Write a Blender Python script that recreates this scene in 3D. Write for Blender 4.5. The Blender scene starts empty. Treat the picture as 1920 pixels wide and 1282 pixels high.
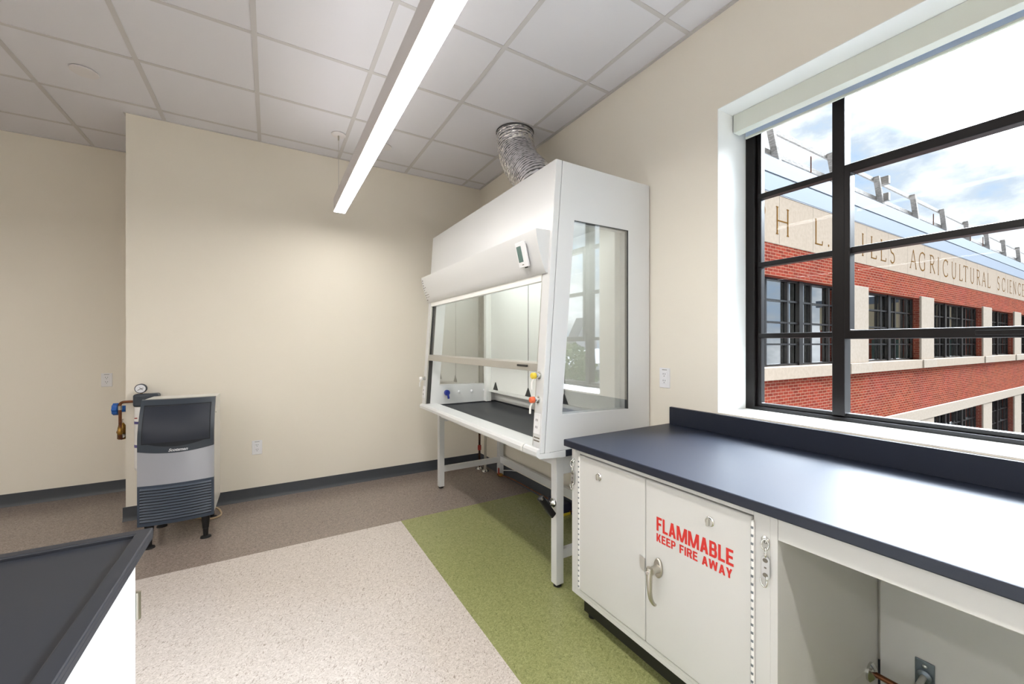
import bpy, bmesh, math, random
from mathutils import Vector, Matrix
random.seed(7)
SC = bpy.context.scene
COL = SC.collection
PI = math.pi

# ------------------------------------------------------------------ camera
TH = math.atan2(454, 759)
cam_d = bpy.data.cameras.new('camera')
cam_d.sensor_width = 36.0
cam_d.lens = 759 / 1920 * 36
cam_d.shift_y = 4 / 1920
cam_d.clip_start = 0.02
cam_d.clip_end = 500
cam = bpy.data.objects.new('camera', cam_d)
cam.location = (0, 0, 1.289)
cam.rotation_euler = (PI / 2, 0, -TH)
COL.objects.link(cam)
SC.camera = cam

# ------------------------------------------------------------------ exposure
SC.view_settings.view_transform = 'Standard'
SC.view_settings.look = 'None'
SC.view_settings.gamma = 1
SC.view_settings.use_curve_mapping = False
SC.view_settings.exposure = 0.36
LAMP = 26.5
SKY = 2.0

# ------------------------------------------------------------------ world: blue sky with bright clouds
W = bpy.data.worlds.new('sky')
SC.world = W
W.use_nodes = True
nt = W.node_tree
nt.nodes.clear()
def wn(t, **k):
    n = nt.nodes.new(t)
    for a, b in k.items(): setattr(n, a, b)
    return n
w_tc = wn('ShaderNodeTexCoord')
w_map = wn('ShaderNodeMapping'); w_map.inputs['Scale'].default_value = (1, 1, 1.9)
w_n = wn('ShaderNodeTexNoise'); w_n.inputs['Scale'].default_value = 4.2; w_n.inputs['Detail'].default_value = 9; w_n.inputs['Roughness'].default_value = 0.58
w_r = wn('ShaderNodeValToRGB')
w_r.color_ramp.elements[0].position = 0.30; w_r.color_ramp.elements[0].color = (0.12, 0.20, 0.34, 1)
w_r.color_ramp.elements[1].position = 0.66; w_r.color_ramp.elements[1].color = (0.70, 0.735, 0.79, 1)
e = w_r.color_ramp.elements.new(0.40); e.color = (0.24, 0.31, 0.41, 1)
e = w_r.color_ramp.elements.new(0.46); e.color = (0.29, 0.33, 0.385, 1)
e = w_r.color_ramp.elements.new(0.53); e.color = (0.425, 0.447, 0.48, 1)
w_bg = wn('ShaderNodeBackground'); w_bg.inputs['Strength'].default_value = SKY
w_o = wn('ShaderNodeOutputWorld')
nt.links.new(w_tc.outputs['Generated'], w_map.inputs['Vector'])
nt.links.new(w_map.outputs[0], w_n.inputs['Vector'])
nt.links.new(w_n.outputs['Fac'], w_r.inputs['Fac'])
# broad bright patch of sky added high in the south east for indoor daylight
w_d = wn('ShaderNodeVectorMath', operation='DOT_PRODUCT'); w_m = wn('ShaderNodeMapRange', interpolation_type='SMOOTHSTEP'); w_x = wn('ShaderNodeVectorMath', operation='SCALE')
w_d.inputs[1].default_value = Vector((0.76, -0.10, 0.64)).normalized()
w_m.inputs[1].default_value = 0.885; w_m.inputs[2].default_value = 1.0; w_m.inputs[3].default_value = 1.0; w_m.inputs[4].default_value = 100.0
nt.links.new(w_tc.outputs['Generated'], w_d.inputs[0]); nt.links.new(w_d.outputs['Value'], w_m.inputs[0])
w_sp = wn('ShaderNodeSeparateXYZ'); w_we = wn('ShaderNodeMapRange'); w_mu = wn('ShaderNodeMath', operation='MULTIPLY')
w_we.inputs[1].default_value = -0.5; w_we.inputs[2].default_value = 0.45; w_we.inputs[3].default_value = 0.30; w_we.inputs[4].default_value = 1.0   # sky dimmed to the west to keep light off the facade
nt.links.new(w_tc.outputs['Generated'], w_sp.inputs[0]); nt.links.new(w_sp.outputs['X'], w_we.inputs[0])
nt.links.new(w_m.outputs[0], w_mu.inputs[0]); nt.links.new(w_we.outputs[0], w_mu.inputs[1])
nt.links.new(w_r.outputs['Color'], w_x.inputs[0]); nt.links.new(w_mu.outputs[0], w_x.inputs['Scale'])
nt.links.new(w_x.outputs[0], w_bg.inputs['Color'])
nt.links.new(w_bg.outputs[0], w_o.inputs['Surface'])

# ------------------------------------------------------------------ materials
def s2l(c):
    return tuple((v / 255 / 12.92) if v / 255 <= 0.04045 else ((v / 255 + 0.055) / 1.055) ** 2.4 for v in c) + (1,)
def mat(name, rgb, rough=0.5, metal=0.0, spec=0.5, **kw):
    m = bpy.data.materials.new(name); m.use_nodes = True
    b = m.node_tree.nodes['Principled BSDF']
    b.inputs['Base Color'].default_value = s2l(rgb)
    b.inputs['Roughness'].default_value = rough
    b.inputs['Metallic'].default_value = metal
    b.inputs['Specular IOR Level'].default_value = spec
    for k, v in kw.items(): b.inputs[k].default_value = v
    return m
def nodes(m):
    t = m.node_tree
    return t, t.nodes['Principled BSDF'], (lambda ty: t.nodes.new(ty)), t.links.new
def add_bump(m, scale, strength, dist=0.002, detail=3):
    t, b, N, L = nodes(m)
    tc = N('ShaderNodeTexCoord'); n = N('ShaderNodeTexNoise'); bp = N('ShaderNodeBump')
    n.inputs['Scale'].default_value = scale; n.inputs['Detail'].default_value = detail
    bp.inputs['Strength'].default_value = strength; bp.inputs['Distance'].default_value = dist
    L(tc.outputs['Object'], n.inputs['Vector']); L(n.outputs['Fac'], bp.inputs['Height']); L(bp.outputs[0], b.inputs['Normal'])
    return m
def mottled(name, c1, c2, scale, rough=0.6, metal=0.0, stretch=(1, 1, 1), lo=0.4, hi=0.6, spec=0.5):
    m = mat(name, c1, rough, metal, spec)
    t, b, N, L = nodes(m)
    tc = N('ShaderNodeTexCoord'); mp = N('ShaderNodeMapping'); n = N('ShaderNodeTexNoise'); r = N('ShaderNodeValToRGB')
    mp.inputs['Scale'].default_value = stretch
    n.inputs['Scale'].default_value = scale; n.inputs['Detail'].default_value = 5
    r.color_ramp.elements[0].position = lo; r.color_ramp.elements[0].color = s2l(c1)
    r.color_ramp.elements[1].position = hi; r.color_ramp.elements[1].color = s2l(c2)
    L(tc.outputs['Object'], mp.inputs[0]); L(mp.outputs[0], n.inputs['Vector']); L(n.outputs['Fac'], r.inputs[0]); L(r.outputs[0], b.inputs['Base Color'])
    return m
def vct(name, base, light, dark, rough=0.22):
    """vinyl composition tile: short random flecks lighter and darker than the base"""
    m = mat(name, base, rough, spec=0.45)
    t, b, N, L = nodes(m)
    tc = N('ShaderNodeTexCoord')
    def fleck(scale, rot, stretch, seed):
        mp = N('ShaderNodeMapping'); mp.vector_type = 'TEXTURE'; mp.inputs['Rotation'].default_value = (0, 0, rot); mp.inputs['Scale'].default_value = (stretch[1] ** .5, stretch[1] ** -.5, 1)
        mp.inputs['Location'].default_value = (seed, seed * .7, 0)
        n = N('ShaderNodeTexNoise'); n.inputs['Scale'].default_value = scale; n.inputs['Detail'].default_value = 2; n.inputs['Distortion'].default_value = 1.2
        L(tc.outputs['Object'], mp.inputs[0]); L(mp.outputs[0], n.inputs['Vector'])
        return n.outputs['Fac']
    def mixc(a, col, fac, lo, hi, top=0.8):
        r = N('ShaderNodeMapRange'); r.inputs[1].default_value = lo; r.inputs[2].default_value = hi; r.inputs[4].default_value = top
        L(fac, r.inputs[0])
        mx = N('ShaderNodeMix'); mx.data_type = 'RGBA'
        L(r.outputs[0], mx.inputs[0])
        if isinstance(a, tuple): mx.inputs[6].default_value = a
        else: L(a, mx.inputs[6])
        mx.inputs[7].default_value = s2l(col)
        return mx.outputs[2]
    c = mixc(s2l(base), light, fleck(88, 0.4, (1, 2.4, 1), 1.0), 0.46, 0.66)
    c = mixc(c, light, fleck(104, -0.9, (1, 2.6, 1), 4.0), 0.52, 0.64)
    c = mixc(c, dark, fleck(96, 1.2, (1, 3.0, 1), 9.0), 0.58, 0.70)
    c = mixc(c, dark, fleck(150, 0.1, (1, 2.0, 1), 13.0), 0.60, 0.70)
    L(c, b.inputs['Base Color'])
    return m
def glass(name, tint=(0.97, 0.985, 0.98), ior=1.5, rough=0.0):
    m = bpy.data.materials.new(name); m.use_nodes = True
    t = m.node_tree; t.nodes.clear()
    tr = t.nodes.new('ShaderNodeBsdfTransparent'); tr.inputs[0].default_value = tint + (1,)
    gl = t.nodes.new('ShaderNodeBsdfGlossy'); gl.inputs['Roughness'].default_value = rough
    lw = t.nodes.new('ShaderNodeLayerWeight'); lw.inputs[0].default_value = 0.5
    pw = t.nodes.new('ShaderNodeMath'); pw.operation = 'POWER'; pw.inputs[1].default_value = 5
    r0 = ((ior - 1) / (ior + 1)) ** 2
    ma = t.nodes.new('ShaderNodeMath'); ma.operation = 'MULTIPLY_ADD'; ma.inputs[1].default_value = 1 - r0; ma.inputs[2].default_value = r0
    mx = t.nodes.new('ShaderNodeMixShader'); o = t.nodes.new('ShaderNodeOutputMaterial')
    t.links.new(lw.outputs['Facing'], pw.inputs[0]); t.links.new(pw.outputs[0], ma.inputs[0])
    t.links.new(ma.outputs[0], mx.inputs[0]); t.links.new(tr.outputs[0], mx.inputs[1]); t.links.new(gl.outputs[0], mx.inputs[2]); t.links.new(mx.outputs[0], o.inputs[0])
    return m
def emis(name, rgb, strength):
    m = bpy.data.materials.new(name); m.use_nodes = True
    t = m.node_tree; t.nodes.clear()
    em = t.nodes.new('ShaderNodeEmission'); em.inputs[0].default_value = rgb + (1,); em.inputs[1].default_value = strength
    o = t.nodes.new('ShaderNodeOutputMaterial'); t.links.new(em.outputs[0], o.inputs[0])
    return m

M = {}
M['wall'] = add_bump(mat('beige_wall_paint', (237, 231, 218), 0.75, spec=0.25), 320, 0.06, 0.001)
M['reveal'] = mat('white_reveal_paint', (240, 241, 238), 0.6)
M['ceil'] = add_bump(mat('white_ceiling_board', (228, 227, 231), 0.9, spec=0.1), 260, 0.15, 0.001)
M['grid'] = mat('grey_ceiling_grid', (206, 203, 202), 0.55)
M['vct_brown'] = vct('brown_speckled_tile', (134, 122, 113), (160, 147, 137), (100, 88, 80))
M['vct_beige'] = vct('beige_speckled_tile', (198, 189, 181), (220, 211, 204), (144, 131, 120))
M['vct_green'] = vct('green_speckled_tile', (140, 143, 94), (164, 166, 116), (112, 117, 72))
M['base'] = mat('dark_grey_vinyl_base', (64, 68, 74), 0.45)
M['white'] = add_bump(mat('white_powder_coat', (214, 215, 215), 0.36, spec=0.9, **{'Coat Weight': 0.5, 'Coat Roughness': 0.3}), 700, 0.03, 0.0005)
M['cab'] = add_bump(mat('off_white_casework_paint', (202, 201, 197), 0.38, spec=0.45), 700, 0.03, 0.0005)
M['liner'] = mat('white_hood_liner', (244, 244, 240), 0.3)
M['epoxy'] = add_bump(mat('black_epoxy_top', (24, 30, 45), 0.42, spec=0.5), 420, 0.06, 0.0006)  # blue of the reflected sky is mixed into the base colour
M['epoxy2'] = add_bump(mat('black_epoxy_tray', (34, 36, 42), 0.45, spec=0.4), 420, 0.06, 0.0006)
M['black'] = mat('black_plastic', (20, 20, 22), 0.4)
M['rubber'] = mat('black_rubber', (16, 16, 17), 0.7)
M['gap'] = mat('dark_gasket', (48, 50, 50), 0.6)
M['chrome'] = mat('polished_chrome', (215, 215, 212), 0.14, 1.0)
M['nickel'] = mat('satin_nickel', (190, 186, 176), 0.28, 1.0)
M['zinc'] = mat('zinc_plated_steel', (205, 206, 206), 0.3, 1.0)
M['steel'] = mat('grey_galvanised_plate', (120, 130, 138), 0.42, 0.8)
M['alu'] = mat('brushed_aluminium', (196, 194, 188), 0.35, 0.7)
M['foil'] = mat('crinkled_aluminium_foil', (226, 226, 228), 0.26, 1.0)
M['foilwire'] = mat('dark_duct_wire', (104, 104, 106), 0.4, 0.9)
add_bump(M['foil'], 120, 0.5, 0.004)
M['copper'] = mottled('copper_pipe', (136, 88, 62), (104, 70, 52), 30, 0.32, 0.9)
M['brass'] = mottled('weathered_brass', (160, 122, 54), (120, 88, 40), 40, 0.38, 0.8)
M['blue'] = mat('blue_plastic', (22, 92, 178), 0.35)
M['navy'] = mat('navy_knob_plastic', (38, 52, 140), 0.35)
M['yellow'] = mat('yellow_plastic', (226, 200, 60), 0.4)
M['orange'] = mat('orange_plastic', (224, 104, 62), 0.4)
M['red'] = mat('red_lettering_vinyl', (204, 44, 36), 0.5)
M['redh'] = mat('red_valve_paint', (150, 52, 40), 0.5)
M['plate'] = mat('white_outlet_plastic', (236, 236, 238), 0.35)
M['slot'] = mat('dark_slot', (52, 50, 48), 0.6)
M['hingegap'] = mat('hinge_shadow_gap', (112, 118, 122), 0.5)
M['print'] = mat('grey_print', (112, 106, 96), 0.6)
M['slate'] = mat('slate_grey_plastic', (52, 60, 70), 0.36)
M['door'] = mat('dark_blue_grey_door_plastic', (38, 43, 54), 0.42, spec=0.35)
M['louver'] = mat('dark_slate_louver_plastic', (54, 66, 82), 0.4)
M['louverdark'] = mat('louver_cavity', (18, 24, 32), 0.7)
M['silver'] = mat('silver_panel', (176, 180, 190), 0.32, 0.55)
M['icewhite'] = mat('pale_grey_sheet_metal', (226, 225, 220), 0.35, 0.1)
M['badge'] = mat('pale_badge_lettering', (214, 218, 222), 0.4)
M['screen'] = mat('grey_green_lcd_screen', (98, 124, 120), 0.25)
M['label'] = mat('white_label', (236, 235, 232), 0.5)
M['purple'] = mat('purple_print', (92, 84, 140), 0.5)
M['dial'] = mat('white_gauge_dial', (232, 234, 238), 0.35)
M['bronze'] = mat('dark_bronze_frame', (13, 8, 8), 0.36, spec=0.3)
M['shade'] = mat('pale_cassette_paint', (226, 229, 219), 0.45)
M['fabric'] = mat('translucent_shade_fabric', (208, 222, 240), 0.8)
M['lamp_body'] = mat('white_lamp_housing', (226, 222, 222), 0.45)
M['lamp'] = emis('lamp_diffuser', (1.0, 0.965, 0.925), LAMP)
M['ceilfill'] = emis('ceiling_fill_glow', (1.0, 0.965, 0.94), 4.4)
M['hoodfill'] = emis('hood_fill_glow', (0.95, 1.0, 0.96), 9.0)
M['glass'] = glass('clear_glass', ior=1.12)
M['sideglass'] = glass('reflective_side_glass', (0.97, 0.98, 0.975), 3.4)
M['hglass'] = glass('hood_safety_glass', (0.975, 0.985, 0.98), 1.4)
M['lime'] = mottled('limestone', (152, 137, 122), (158, 143, 128), 14.0, 0.9, spec=0.0)
M['lime2'] = mottled('pale_limestone', (152, 139, 125), (158, 145, 132), 14.0, 0.9, spec=0.0)
M['engrave'] = mat('engraved_tan_lettering', (104, 74, 38), 0.9, spec=0.0)
M['joint'] = mat('stone_joint', (112, 98, 80), 0.9)
M['fascia'] = mat('pale_blue_metal_fascia', (110, 118, 130), 0.7, 0.0, spec=0.15)
M['fasciaj'] = mat('dark_fascia_joint', (70, 74, 82), 0.6)
M['wood'] = mottled('weathered_grey_timber', (120, 112, 104), (150, 142, 134), 8, 0.85, stretch=(1, 1, 6))
M['roof'] = mat('grey_membrane_roof', (150, 152, 156), 0.9)
M['asphalt'] = mottled('grey_asphalt', (116, 116, 115), (130, 130, 128), 1.2, 0.9)
M['grass'] = mottled('lawn_green', (92, 112, 70), (116, 132, 86), 0.8, 0.95)
M['leaf'] = mottled('tree_leaf_green', (86, 108, 66), (120, 136, 84), 2.0, 0.9)
M['bark'] = mat('tree_bark', (86, 72, 60), 0.9)
M['siding'] = mat('pale_grey_siding', (206, 208, 212), 0.8)
M['shingle'] = mat('grey_shingle_roof', (140, 140, 146), 0.9)
M['tan'] = mat('tan_stone', (196, 180, 150), 0.8)
M['extpane'] = glass('reflective_window_pane', (0.25, 0.28, 0.27), 7.0)
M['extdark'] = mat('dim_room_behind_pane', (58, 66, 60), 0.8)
M['extdark2'] = mat('dark_green_window_sash', (52, 74, 66), 0.6)
def brick(name):
    m = mat(name, (170, 84, 66), 0.9, spec=0.0)
    t, b, N, L = nodes(m)
    tc = N('ShaderNodeTexCoord'); sx = N('ShaderNodeSeparateXYZ'); cb = N('ShaderNodeCombineXYZ'); br = N('ShaderNodeTexBrick')
    add = N('ShaderNodeMath'); add.operation = 'ADD'
    L(tc.outputs['Object'], sx.inputs[0]); L(sx.outputs['X'], add.inputs[0]); L(sx.outputs['Y'], add.inputs[1])
    L(add.outputs[0], cb.inputs['X']); L(sx.outputs['Z'], cb.inputs['Y'])
    L(cb.outputs[0], br.inputs['Vector'])
    br.inputs['Scale'].default_value = 1.0
    br.inputs['Brick Width'].default_value = 0.215; br.inputs['Row Height'].default_value = 0.072
    br.inputs['Mortar Size'].default_value = 0.005; br.inputs['Mortar Smooth'].default_value = 0.2; br.inputs['Bias'].default_value = -0.1
    br.inputs['Color1'].default_value = s2l((138, 62, 48)); br.inputs['Color2'].default_value = s2l((110, 49, 40)); br.inputs['Mortar'].default_value = s2l((164, 138, 116))
    n = N('ShaderNodeTexNoise'); n.inputs['Scale'].default_value = 0.7; n.inputs['Detail'].default_value = 4
    L(tc.outputs['Object'], n.inputs['Vector'])
    mx = N('ShaderNodeMix'); mx.data_type = 'RGBA'; mx.blend_type = 'MULTIPLY'; mx.inputs[0].default_value = 0.25
    L(br.outputs['Color'], mx.inputs[6]); L(n.outputs['Color'], mx.inputs[7])
    L(mx.outputs[2], b.inputs['Base Color'])
    return m
M['brick'] = brick('red_brick')

# ------------------------------------------------------------------ mesh helpers
ORG = {}
class MB:
    def __init__(s): s.v = []; s.f = []; s.m = []; s.cur = 0
    def mesh(s, vs, fs):
        o = len(s.v); s.v += [Vector(p) for p in vs]
        for f in fs: s.f.append([i + o for i in f]); s.m.append(s.cur)
        return s
    def box(s, x0, x1, y0, y1, z0, z1):
        if x0 > x1: x0, x1 = x1, x0
        if y0 > y1: y0, y1 = y1, y0
        if z0 > z1: z0, z1 = z1, z0
        vs = [(x, y, z) for z in (z0, z1) for y in (y0, y1) for x in (x0, x1)]
        return s.mesh(vs, [(0, 2, 3, 1), (4, 5, 7, 6), (0, 1, 5, 4), (2, 6, 7, 3), (0, 4, 6, 2), (1, 3, 7, 5)])
    def obox(s, c, ux, uy, uz, hx, hy, hz):
        c, ux, uy, uz = Vector(c), Vector(ux).normalized(), Vector(uy).normalized(), Vector(uz).normalized()
        vs = [c + ux * (hx * a) + uy * (hy * b) + uz * (hz * d) for d in (-1, 1) for b in (-1, 1) for a in (-1, 1)]
        return s.mesh(vs, [(0, 2, 3, 1), (4, 5, 7, 6), (0, 1, 5, 4), (2, 6, 7, 3), (0, 4, 6, 2), (1, 3, 7, 5)])
    def prism(s, pts, a, b, axis='y'):
        """polygon pts extruded along an axis; pts are (x,z) for y, (y,z) for x, (x,y) for z"""
        def P(p, t):
            return {'y': (p[0], t, p[1]), 'x': (t, p[0], p[1]), 'z': (p[0], p[1], t)}[axis]
        n = len(pts)
        vs = [P(p, a) for p in pts] + [P(p, b) for p in pts]
        fs = [tuple(range(n)), tuple(range(2 * n - 1, n - 1, -1))] + [(i, i + n, (i + 1) % n + n, (i + 1) % n) for i in range(n)]
        return s.mesh(vs, fs)
    def ring(s, outer, inner, a, b, axis='y'):
        """plate with a hole: outer and inner polygons of the same count"""
        def P(p, t):
            return {'y': (p[0], t, p[1]), 'x': (t, p[0], p[1]), 'z': (p[0], p[1], t)}[axis]
        n = len(outer)
        vs = [P(p, a) for p in outer] + [P(p, a) for p in inner] + [P(p, b) for p in outer] + [P(p, b) for p in inner]
        fs = []
        for i in range(n):
            j = (i + 1) % n
            fs += [(i, j, j + n, i + n), (2 * n + i, 3 * n + i, 3 * n + j, 2 * n + j), (i, 2 * n + i, 2 * n + j, j), (n + i, n + j, 3 * n + j, 3 * n + i)]
        return s.mesh(vs, fs)
    def cyl(s, p0, p1, r0, r1=None, seg=20):
        r1 = r0 if r1 is None else r1
        return s.lathe([(0, r0), (1, r1)], p0, p1, seg)
    def lathe(s, prof, p0, p1, seg=24, cap=True):
        """prof: (t along p0->p1, radius)"""
        p0, p1 = Vector(p0), Vector(p1); d = p1 - p0
        a = d.normalized(); u = a.orthogonal().normalized(); w = a.cross(u)
        vs = []
        for t, r in prof:
            for k in range(seg):
                an = 2 * PI * k / seg
                vs.append(p0 + d * t + (u * math.cos(an) + w * math.sin(an)) * r)
        fs = []
        for i in range(len(prof) - 1):
            for k in range(seg):
                k2 = (k + 1) % seg
                fs.append((i * seg + k, i * seg + k2, (i + 1) * seg + k2, (i + 1) * seg + k))
        if cap:
            fs.append(tuple(range(seg - 1, -1, -1))); b = (len(prof) - 1) * seg; fs.append(tuple(range(b, b + seg)))
        return s.mesh(vs, fs)
    def tube(s, pts, r, seg=12, closed=False, rad=None):
        pts = [Vector(p) for p in pts]; n = len(pts)
        vs = []; u = None
        for i, p in enumerate(pts):
            a = pts[(i - 1) % n] if (closed or i > 0) else p
            b = pts[(i + 1) % n] if (closed or i < n - 1) else p
            t = (b - a).normalized()
            if u is None: u = t.orthogonal().normalized()
            u = (u - t * u.dot(t)).normalized(); w = t.cross(u)
            rr = rad[i] if rad else r
            for k in range(seg):
                an = 2 * PI * k / seg
                vs.append(p + (u * math.cos(an) + w * math.sin(an)) * rr)
        fs = []
        for i in range(n if closed else n - 1):
            j = (i + 1) % n
            for k in range(seg):
                k2 = (k + 1) % seg
                fs.append((i * seg + k, i * seg + k2, j * seg + k2, j * seg + k))
        if not closed:
            fs.append(tuple(range(seg - 1, -1, -1))); b = (n - 1) * seg; fs.append(tuple(range(b, b + seg)))
        return s.mesh(vs, fs)
    def sphere(s, c, r, seg=16, rings=10, sc=(1, 1, 1)):
        c = Vector(c); vs = [c + Vector((0, 0, r * sc[2]))]
        for i in range(1, rings):
            a = PI * i / rings
            for k in range(seg):
                b = 2 * PI * k / seg
                vs.append(c + Vector((r * math.sin(a) * math.cos(b) * sc[0], r * math.sin(a) * math.sin(b) * sc[1], r * math.cos(a) * sc[2])))
        vs.append(c - Vector((0, 0, r * sc[2])))
        fs = [(0, 1 + k, 1 + (k + 1) % seg) for k in range(seg)]
        for i in range(rings - 2):
            for k in range(seg):
                a = 1 + i * seg + k; b = 1 + i * seg + (k + 1) % seg
                fs.append((a, a + seg, b + seg, b))
        l = len(vs) - 1; o = 1 + (rings - 2) * seg
        fs += [(o + k, l, o + (k + 1) % seg) for k in range(seg)]
        return s.mesh(vs, fs)
    def sheet(s, front, back, nu, nv):
        """closed solid between two surfaces front(u,v) and back(u,v)"""
        vs = [front(i / nu, j / nv) for j in range(nv + 1) for i in range(nu + 1)]
        o = len(vs)
        vs += [back(i / nu, j / nv) for j in range(nv + 1) for i in range(nu + 1)]
        w = nu + 1; fs = []
        for j in range(nv):
            for i in range(nu):
                a = j * w + i
                fs.append((a, a + 1, a + w + 1, a + w)); fs.append((o + a, o + a + w, o + a + w + 1, o + a + 1))
        for i in range(nu):
            fs.append((i, o + i, o + i + 1, i + 1)); a = nv * w + i; fs.append((a, a + 1, o + a + 1, o + a))
        for j in range(nv):
            a = j * w; fs.append((a, a + w, o + a + w, o + a)); a = j * w + nu; fs.append((a, o + a, o + a + w, a + w))
        return s.mesh(vs, fs)
    def build(s, name, material, parent=None, smooth=None, bevel=0, org=None, seg=2):
        o0 = ORG.get(parent.name) if parent else (Vector(org) if org else None)
        if o0 is None:
            lo = [min(p[i] for p in s.v) for i in range(3)]; hi = [max(p[i] for p in s.v) for i in range(3)]
            o0 = Vector(((lo[0] + hi[0]) / 2, (lo[1] + hi[1]) / 2, lo[2]))
        me = bpy.data.meshes.new(name)
        me.from_pydata([tuple(p - o0) for p in s.v], [], s.f)
        mats = material if isinstance(material, (list, tuple)) else [material]
        for m in mats: me.materials.append(m)
        for p, mi in zip(me.polygons, s.m): p.material_index = mi
        bm = bmesh.new(); bm.from_mesh(me); bmesh.ops.recalc_face_normals(bm, faces=bm.faces); bm.to_mesh(me); bm.free()
        ob = bpy.data.objects.new(name, me); COL.objects.link(ob)
        if smooth:
            for p in me.polygons: p.use_smooth = True
            me.set_sharp_from_angle(angle=math.radians(smooth))
        if bevel:
            b = ob.modifiers.new('bevel', 'BEVEL'); b.width = bevel; b.segments = seg; b.limit_method = 'ANGLE'; b.angle_limit = math.radians(40)
            b.harden_normals = False
        if parent: ob.parent = parent; ORG[ob.name] = o0
        else: ob.location = o0; ORG[ob.name] = o0
        return ob

def tag(o, label=None, cat=None, group=None, kind=None):
    if label: o['label'] = label
    if cat: o['category'] = cat
    if group: o['group'] = group
    if kind: o['kind'] = kind
    return o
def thing(name, loc, label, cat, group=None, kind=None):
    o = bpy.data.objects.new(name, None); o.empty_display_size = 0.1
    o.location = loc; COL.objects.link(o); ORG[o.name] = Vector(loc)
    return tag(o, label, cat, group, kind)
def struct(o): o['kind'] = 'structure'; return o
def copy_tree(o, parent=None):
    c = o.copy(); COL.objects.link(c)
    ORG[c.name] = ORG.get(o.name, Vector())
    if parent: c.parent = parent
    for ch in [x for x in list(bpy.data.objects) if x.parent == o]: copy_tree(ch, c)
    return c
def text_verts(body, shear=0.0, bold=0.0):
    cu = bpy.data.curves.new('t', 'FONT'); cu.body = body; cu.shear = shear; cu.offset = bold; cu.resolution_u = 4; cu.extrude = 0.02
    ob = bpy.data.objects.new('t', cu); COL.objects.link(ob)
    dg = bpy.context.evaluated_depsgraph_get(); dg.update()
    me = bpy.data.meshes.new_from_object(ob.evaluated_get(dg))
    vs = [v.co.copy() for v in me.vertices]; fs = [tuple(p.vertices) for p in me.polygons]
    bpy.data.objects.remove(ob); bpy.data.curves.remove(cu); bpy.data.meshes.remove(me)
    x0 = min(v.x for v in vs); x1 = max(v.x for v in vs); y0 = min(v.y for v in vs); y1 = max(v.y for v in vs)
    z0 = min(v.z for v in vs); z1 = max(v.z for v in vs)
    return [((v.x - x0) / (x1 - x0), (v.y - y0) / (y1 - y0), (v.z - z0) / (z1 - z0)) for v in vs], fs
def arc(cx, cy, rx, ry, a0, a1, n=10):
    return [(cx + rx * math.cos(math.radians(a0 + (a1 - a0) * i / n)), cy + ry * math.sin(math.radians(a0 + (a1 - a0) * i / n))) for i in range(n + 1)]
def smooth_path(pts, n=8):
    pts = [Vector(p) for p in pts]; out = []
    for i in range(len(pts) - 1):
        p0 = pts[max(i - 1, 0)]; p1 = pts[i]; p2 = pts[i + 1]; p3 = pts[min(i + 2, len(pts) - 1)]
        for k in range(n):
            t = k / n
            out.append(0.5 * ((2 * p1) + (p2 - p0) * t + (2 * p0 - 5 * p1 + 4 * p2 - p3) * t * t + (3 * p1 - p0 - 3 * p2 + p3) * t ** 3))
    out.append(pts[-1]); return out

# ------------------------------------------------------------------ room constants
XR = 1.975; YB = 3.98; YB2 = 4.81; XC = -0.902; ZC = 2.981
XL = -5.2; YN = -4.6; XO = 2.42          # left wall, near wall, outer face of the window wall
WINS = [(-0.64, 1.243), (-3.56, -1.68)]  # openings in the window wall
WZ0, WZ1 = 0.937, 2.497

# floor: three colours of tile
fl = MB()
fl.box(XL, XR, 2.95, YB2, -0.1, 0); fl.cur = 1
fl.box(XL, 0.82, YN, 2.95, -0.1, 0); fl.cur = 2
fl.box(0.82, XR, YN, 2.95, -0.1, 0)
struct(fl.build('floor', [M['vct_brown'], M['vct_beige'], M['vct_green']], org=(0, 0, 0)))
# walls
struct(MB().box(XC, XR, YB, YB2 + 0.15, 0, ZC + .12).build('wall_back', M['wall'], org=(0, 0, 0)))
struct(MB().box(XL, XC, YB2, YB2 + 0.15, 0, ZC + .12).build('wall_alcove', M['wall'], org=(0, 0, 0)))
struct(MB().box(XL - .15, XL, YN - .15, YB2 + .15, 0, ZC + .12).build('wall_left', M['wall'], org=(0, 0, 0)))
struct(MB().box(XL, XR, YN - .15, YN, 0, ZC + .12).build('wall_near', M['wall'], org=(0, 0, 0)))
wr = MB()
wr.box(XR, XO, YN - .15, YB2 + .15, -0.1, WZ0); wr.box(XR, XO, YN - .15, YB2 + .15, WZ1, ZC + .4)
ys = [YN - .15, WINS[1][0], WINS[1][1], WINS[0][0], WINS[0][1], YB2 + .15]
for a, b in ((0, 1), (2, 3), (4, 5)): wr.box(XR, XO, ys[a], ys[b], WZ0, WZ1)
struct(wr.build('wall_right', M['wall'], org=(0, 0, 0)))
# ceiling boards and grid
ce = struct(MB().box(XL, XR, YN, YB2, ZC, ZC + .1).build('ceiling', M['ceil'], org=(0, 0, 0)))
g = MB()
x = -1.295 - 0.611 * 6
while x < XR:
    if x > XL: g.box(x - .013, x + .013, YN, YB if x > XC else YB2, ZC - .004, ZC + .002)
    x += 0.611
y = 3.822 + 0.606
while y > YN:
    x1 = XR if y < YB else XC
    g.box(XL, x1, y - .011, y + .011, ZC - .0035, ZC + .002)
    y -= 0.606
g.box(XR - .022, XR, YN, YB, ZC - .006, ZC + .002); g.box(XC, XR, YB - .012, YB, ZC - .006, ZC + .002)
g.box(XL, XC, YB2 - .015, YB2, ZC - .006, ZC + .002); g.box(XC - .015, XC, YB, YB2, ZC - .006, ZC + .002)
g.build('ceiling_grid', M['grid'], ce)
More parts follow.
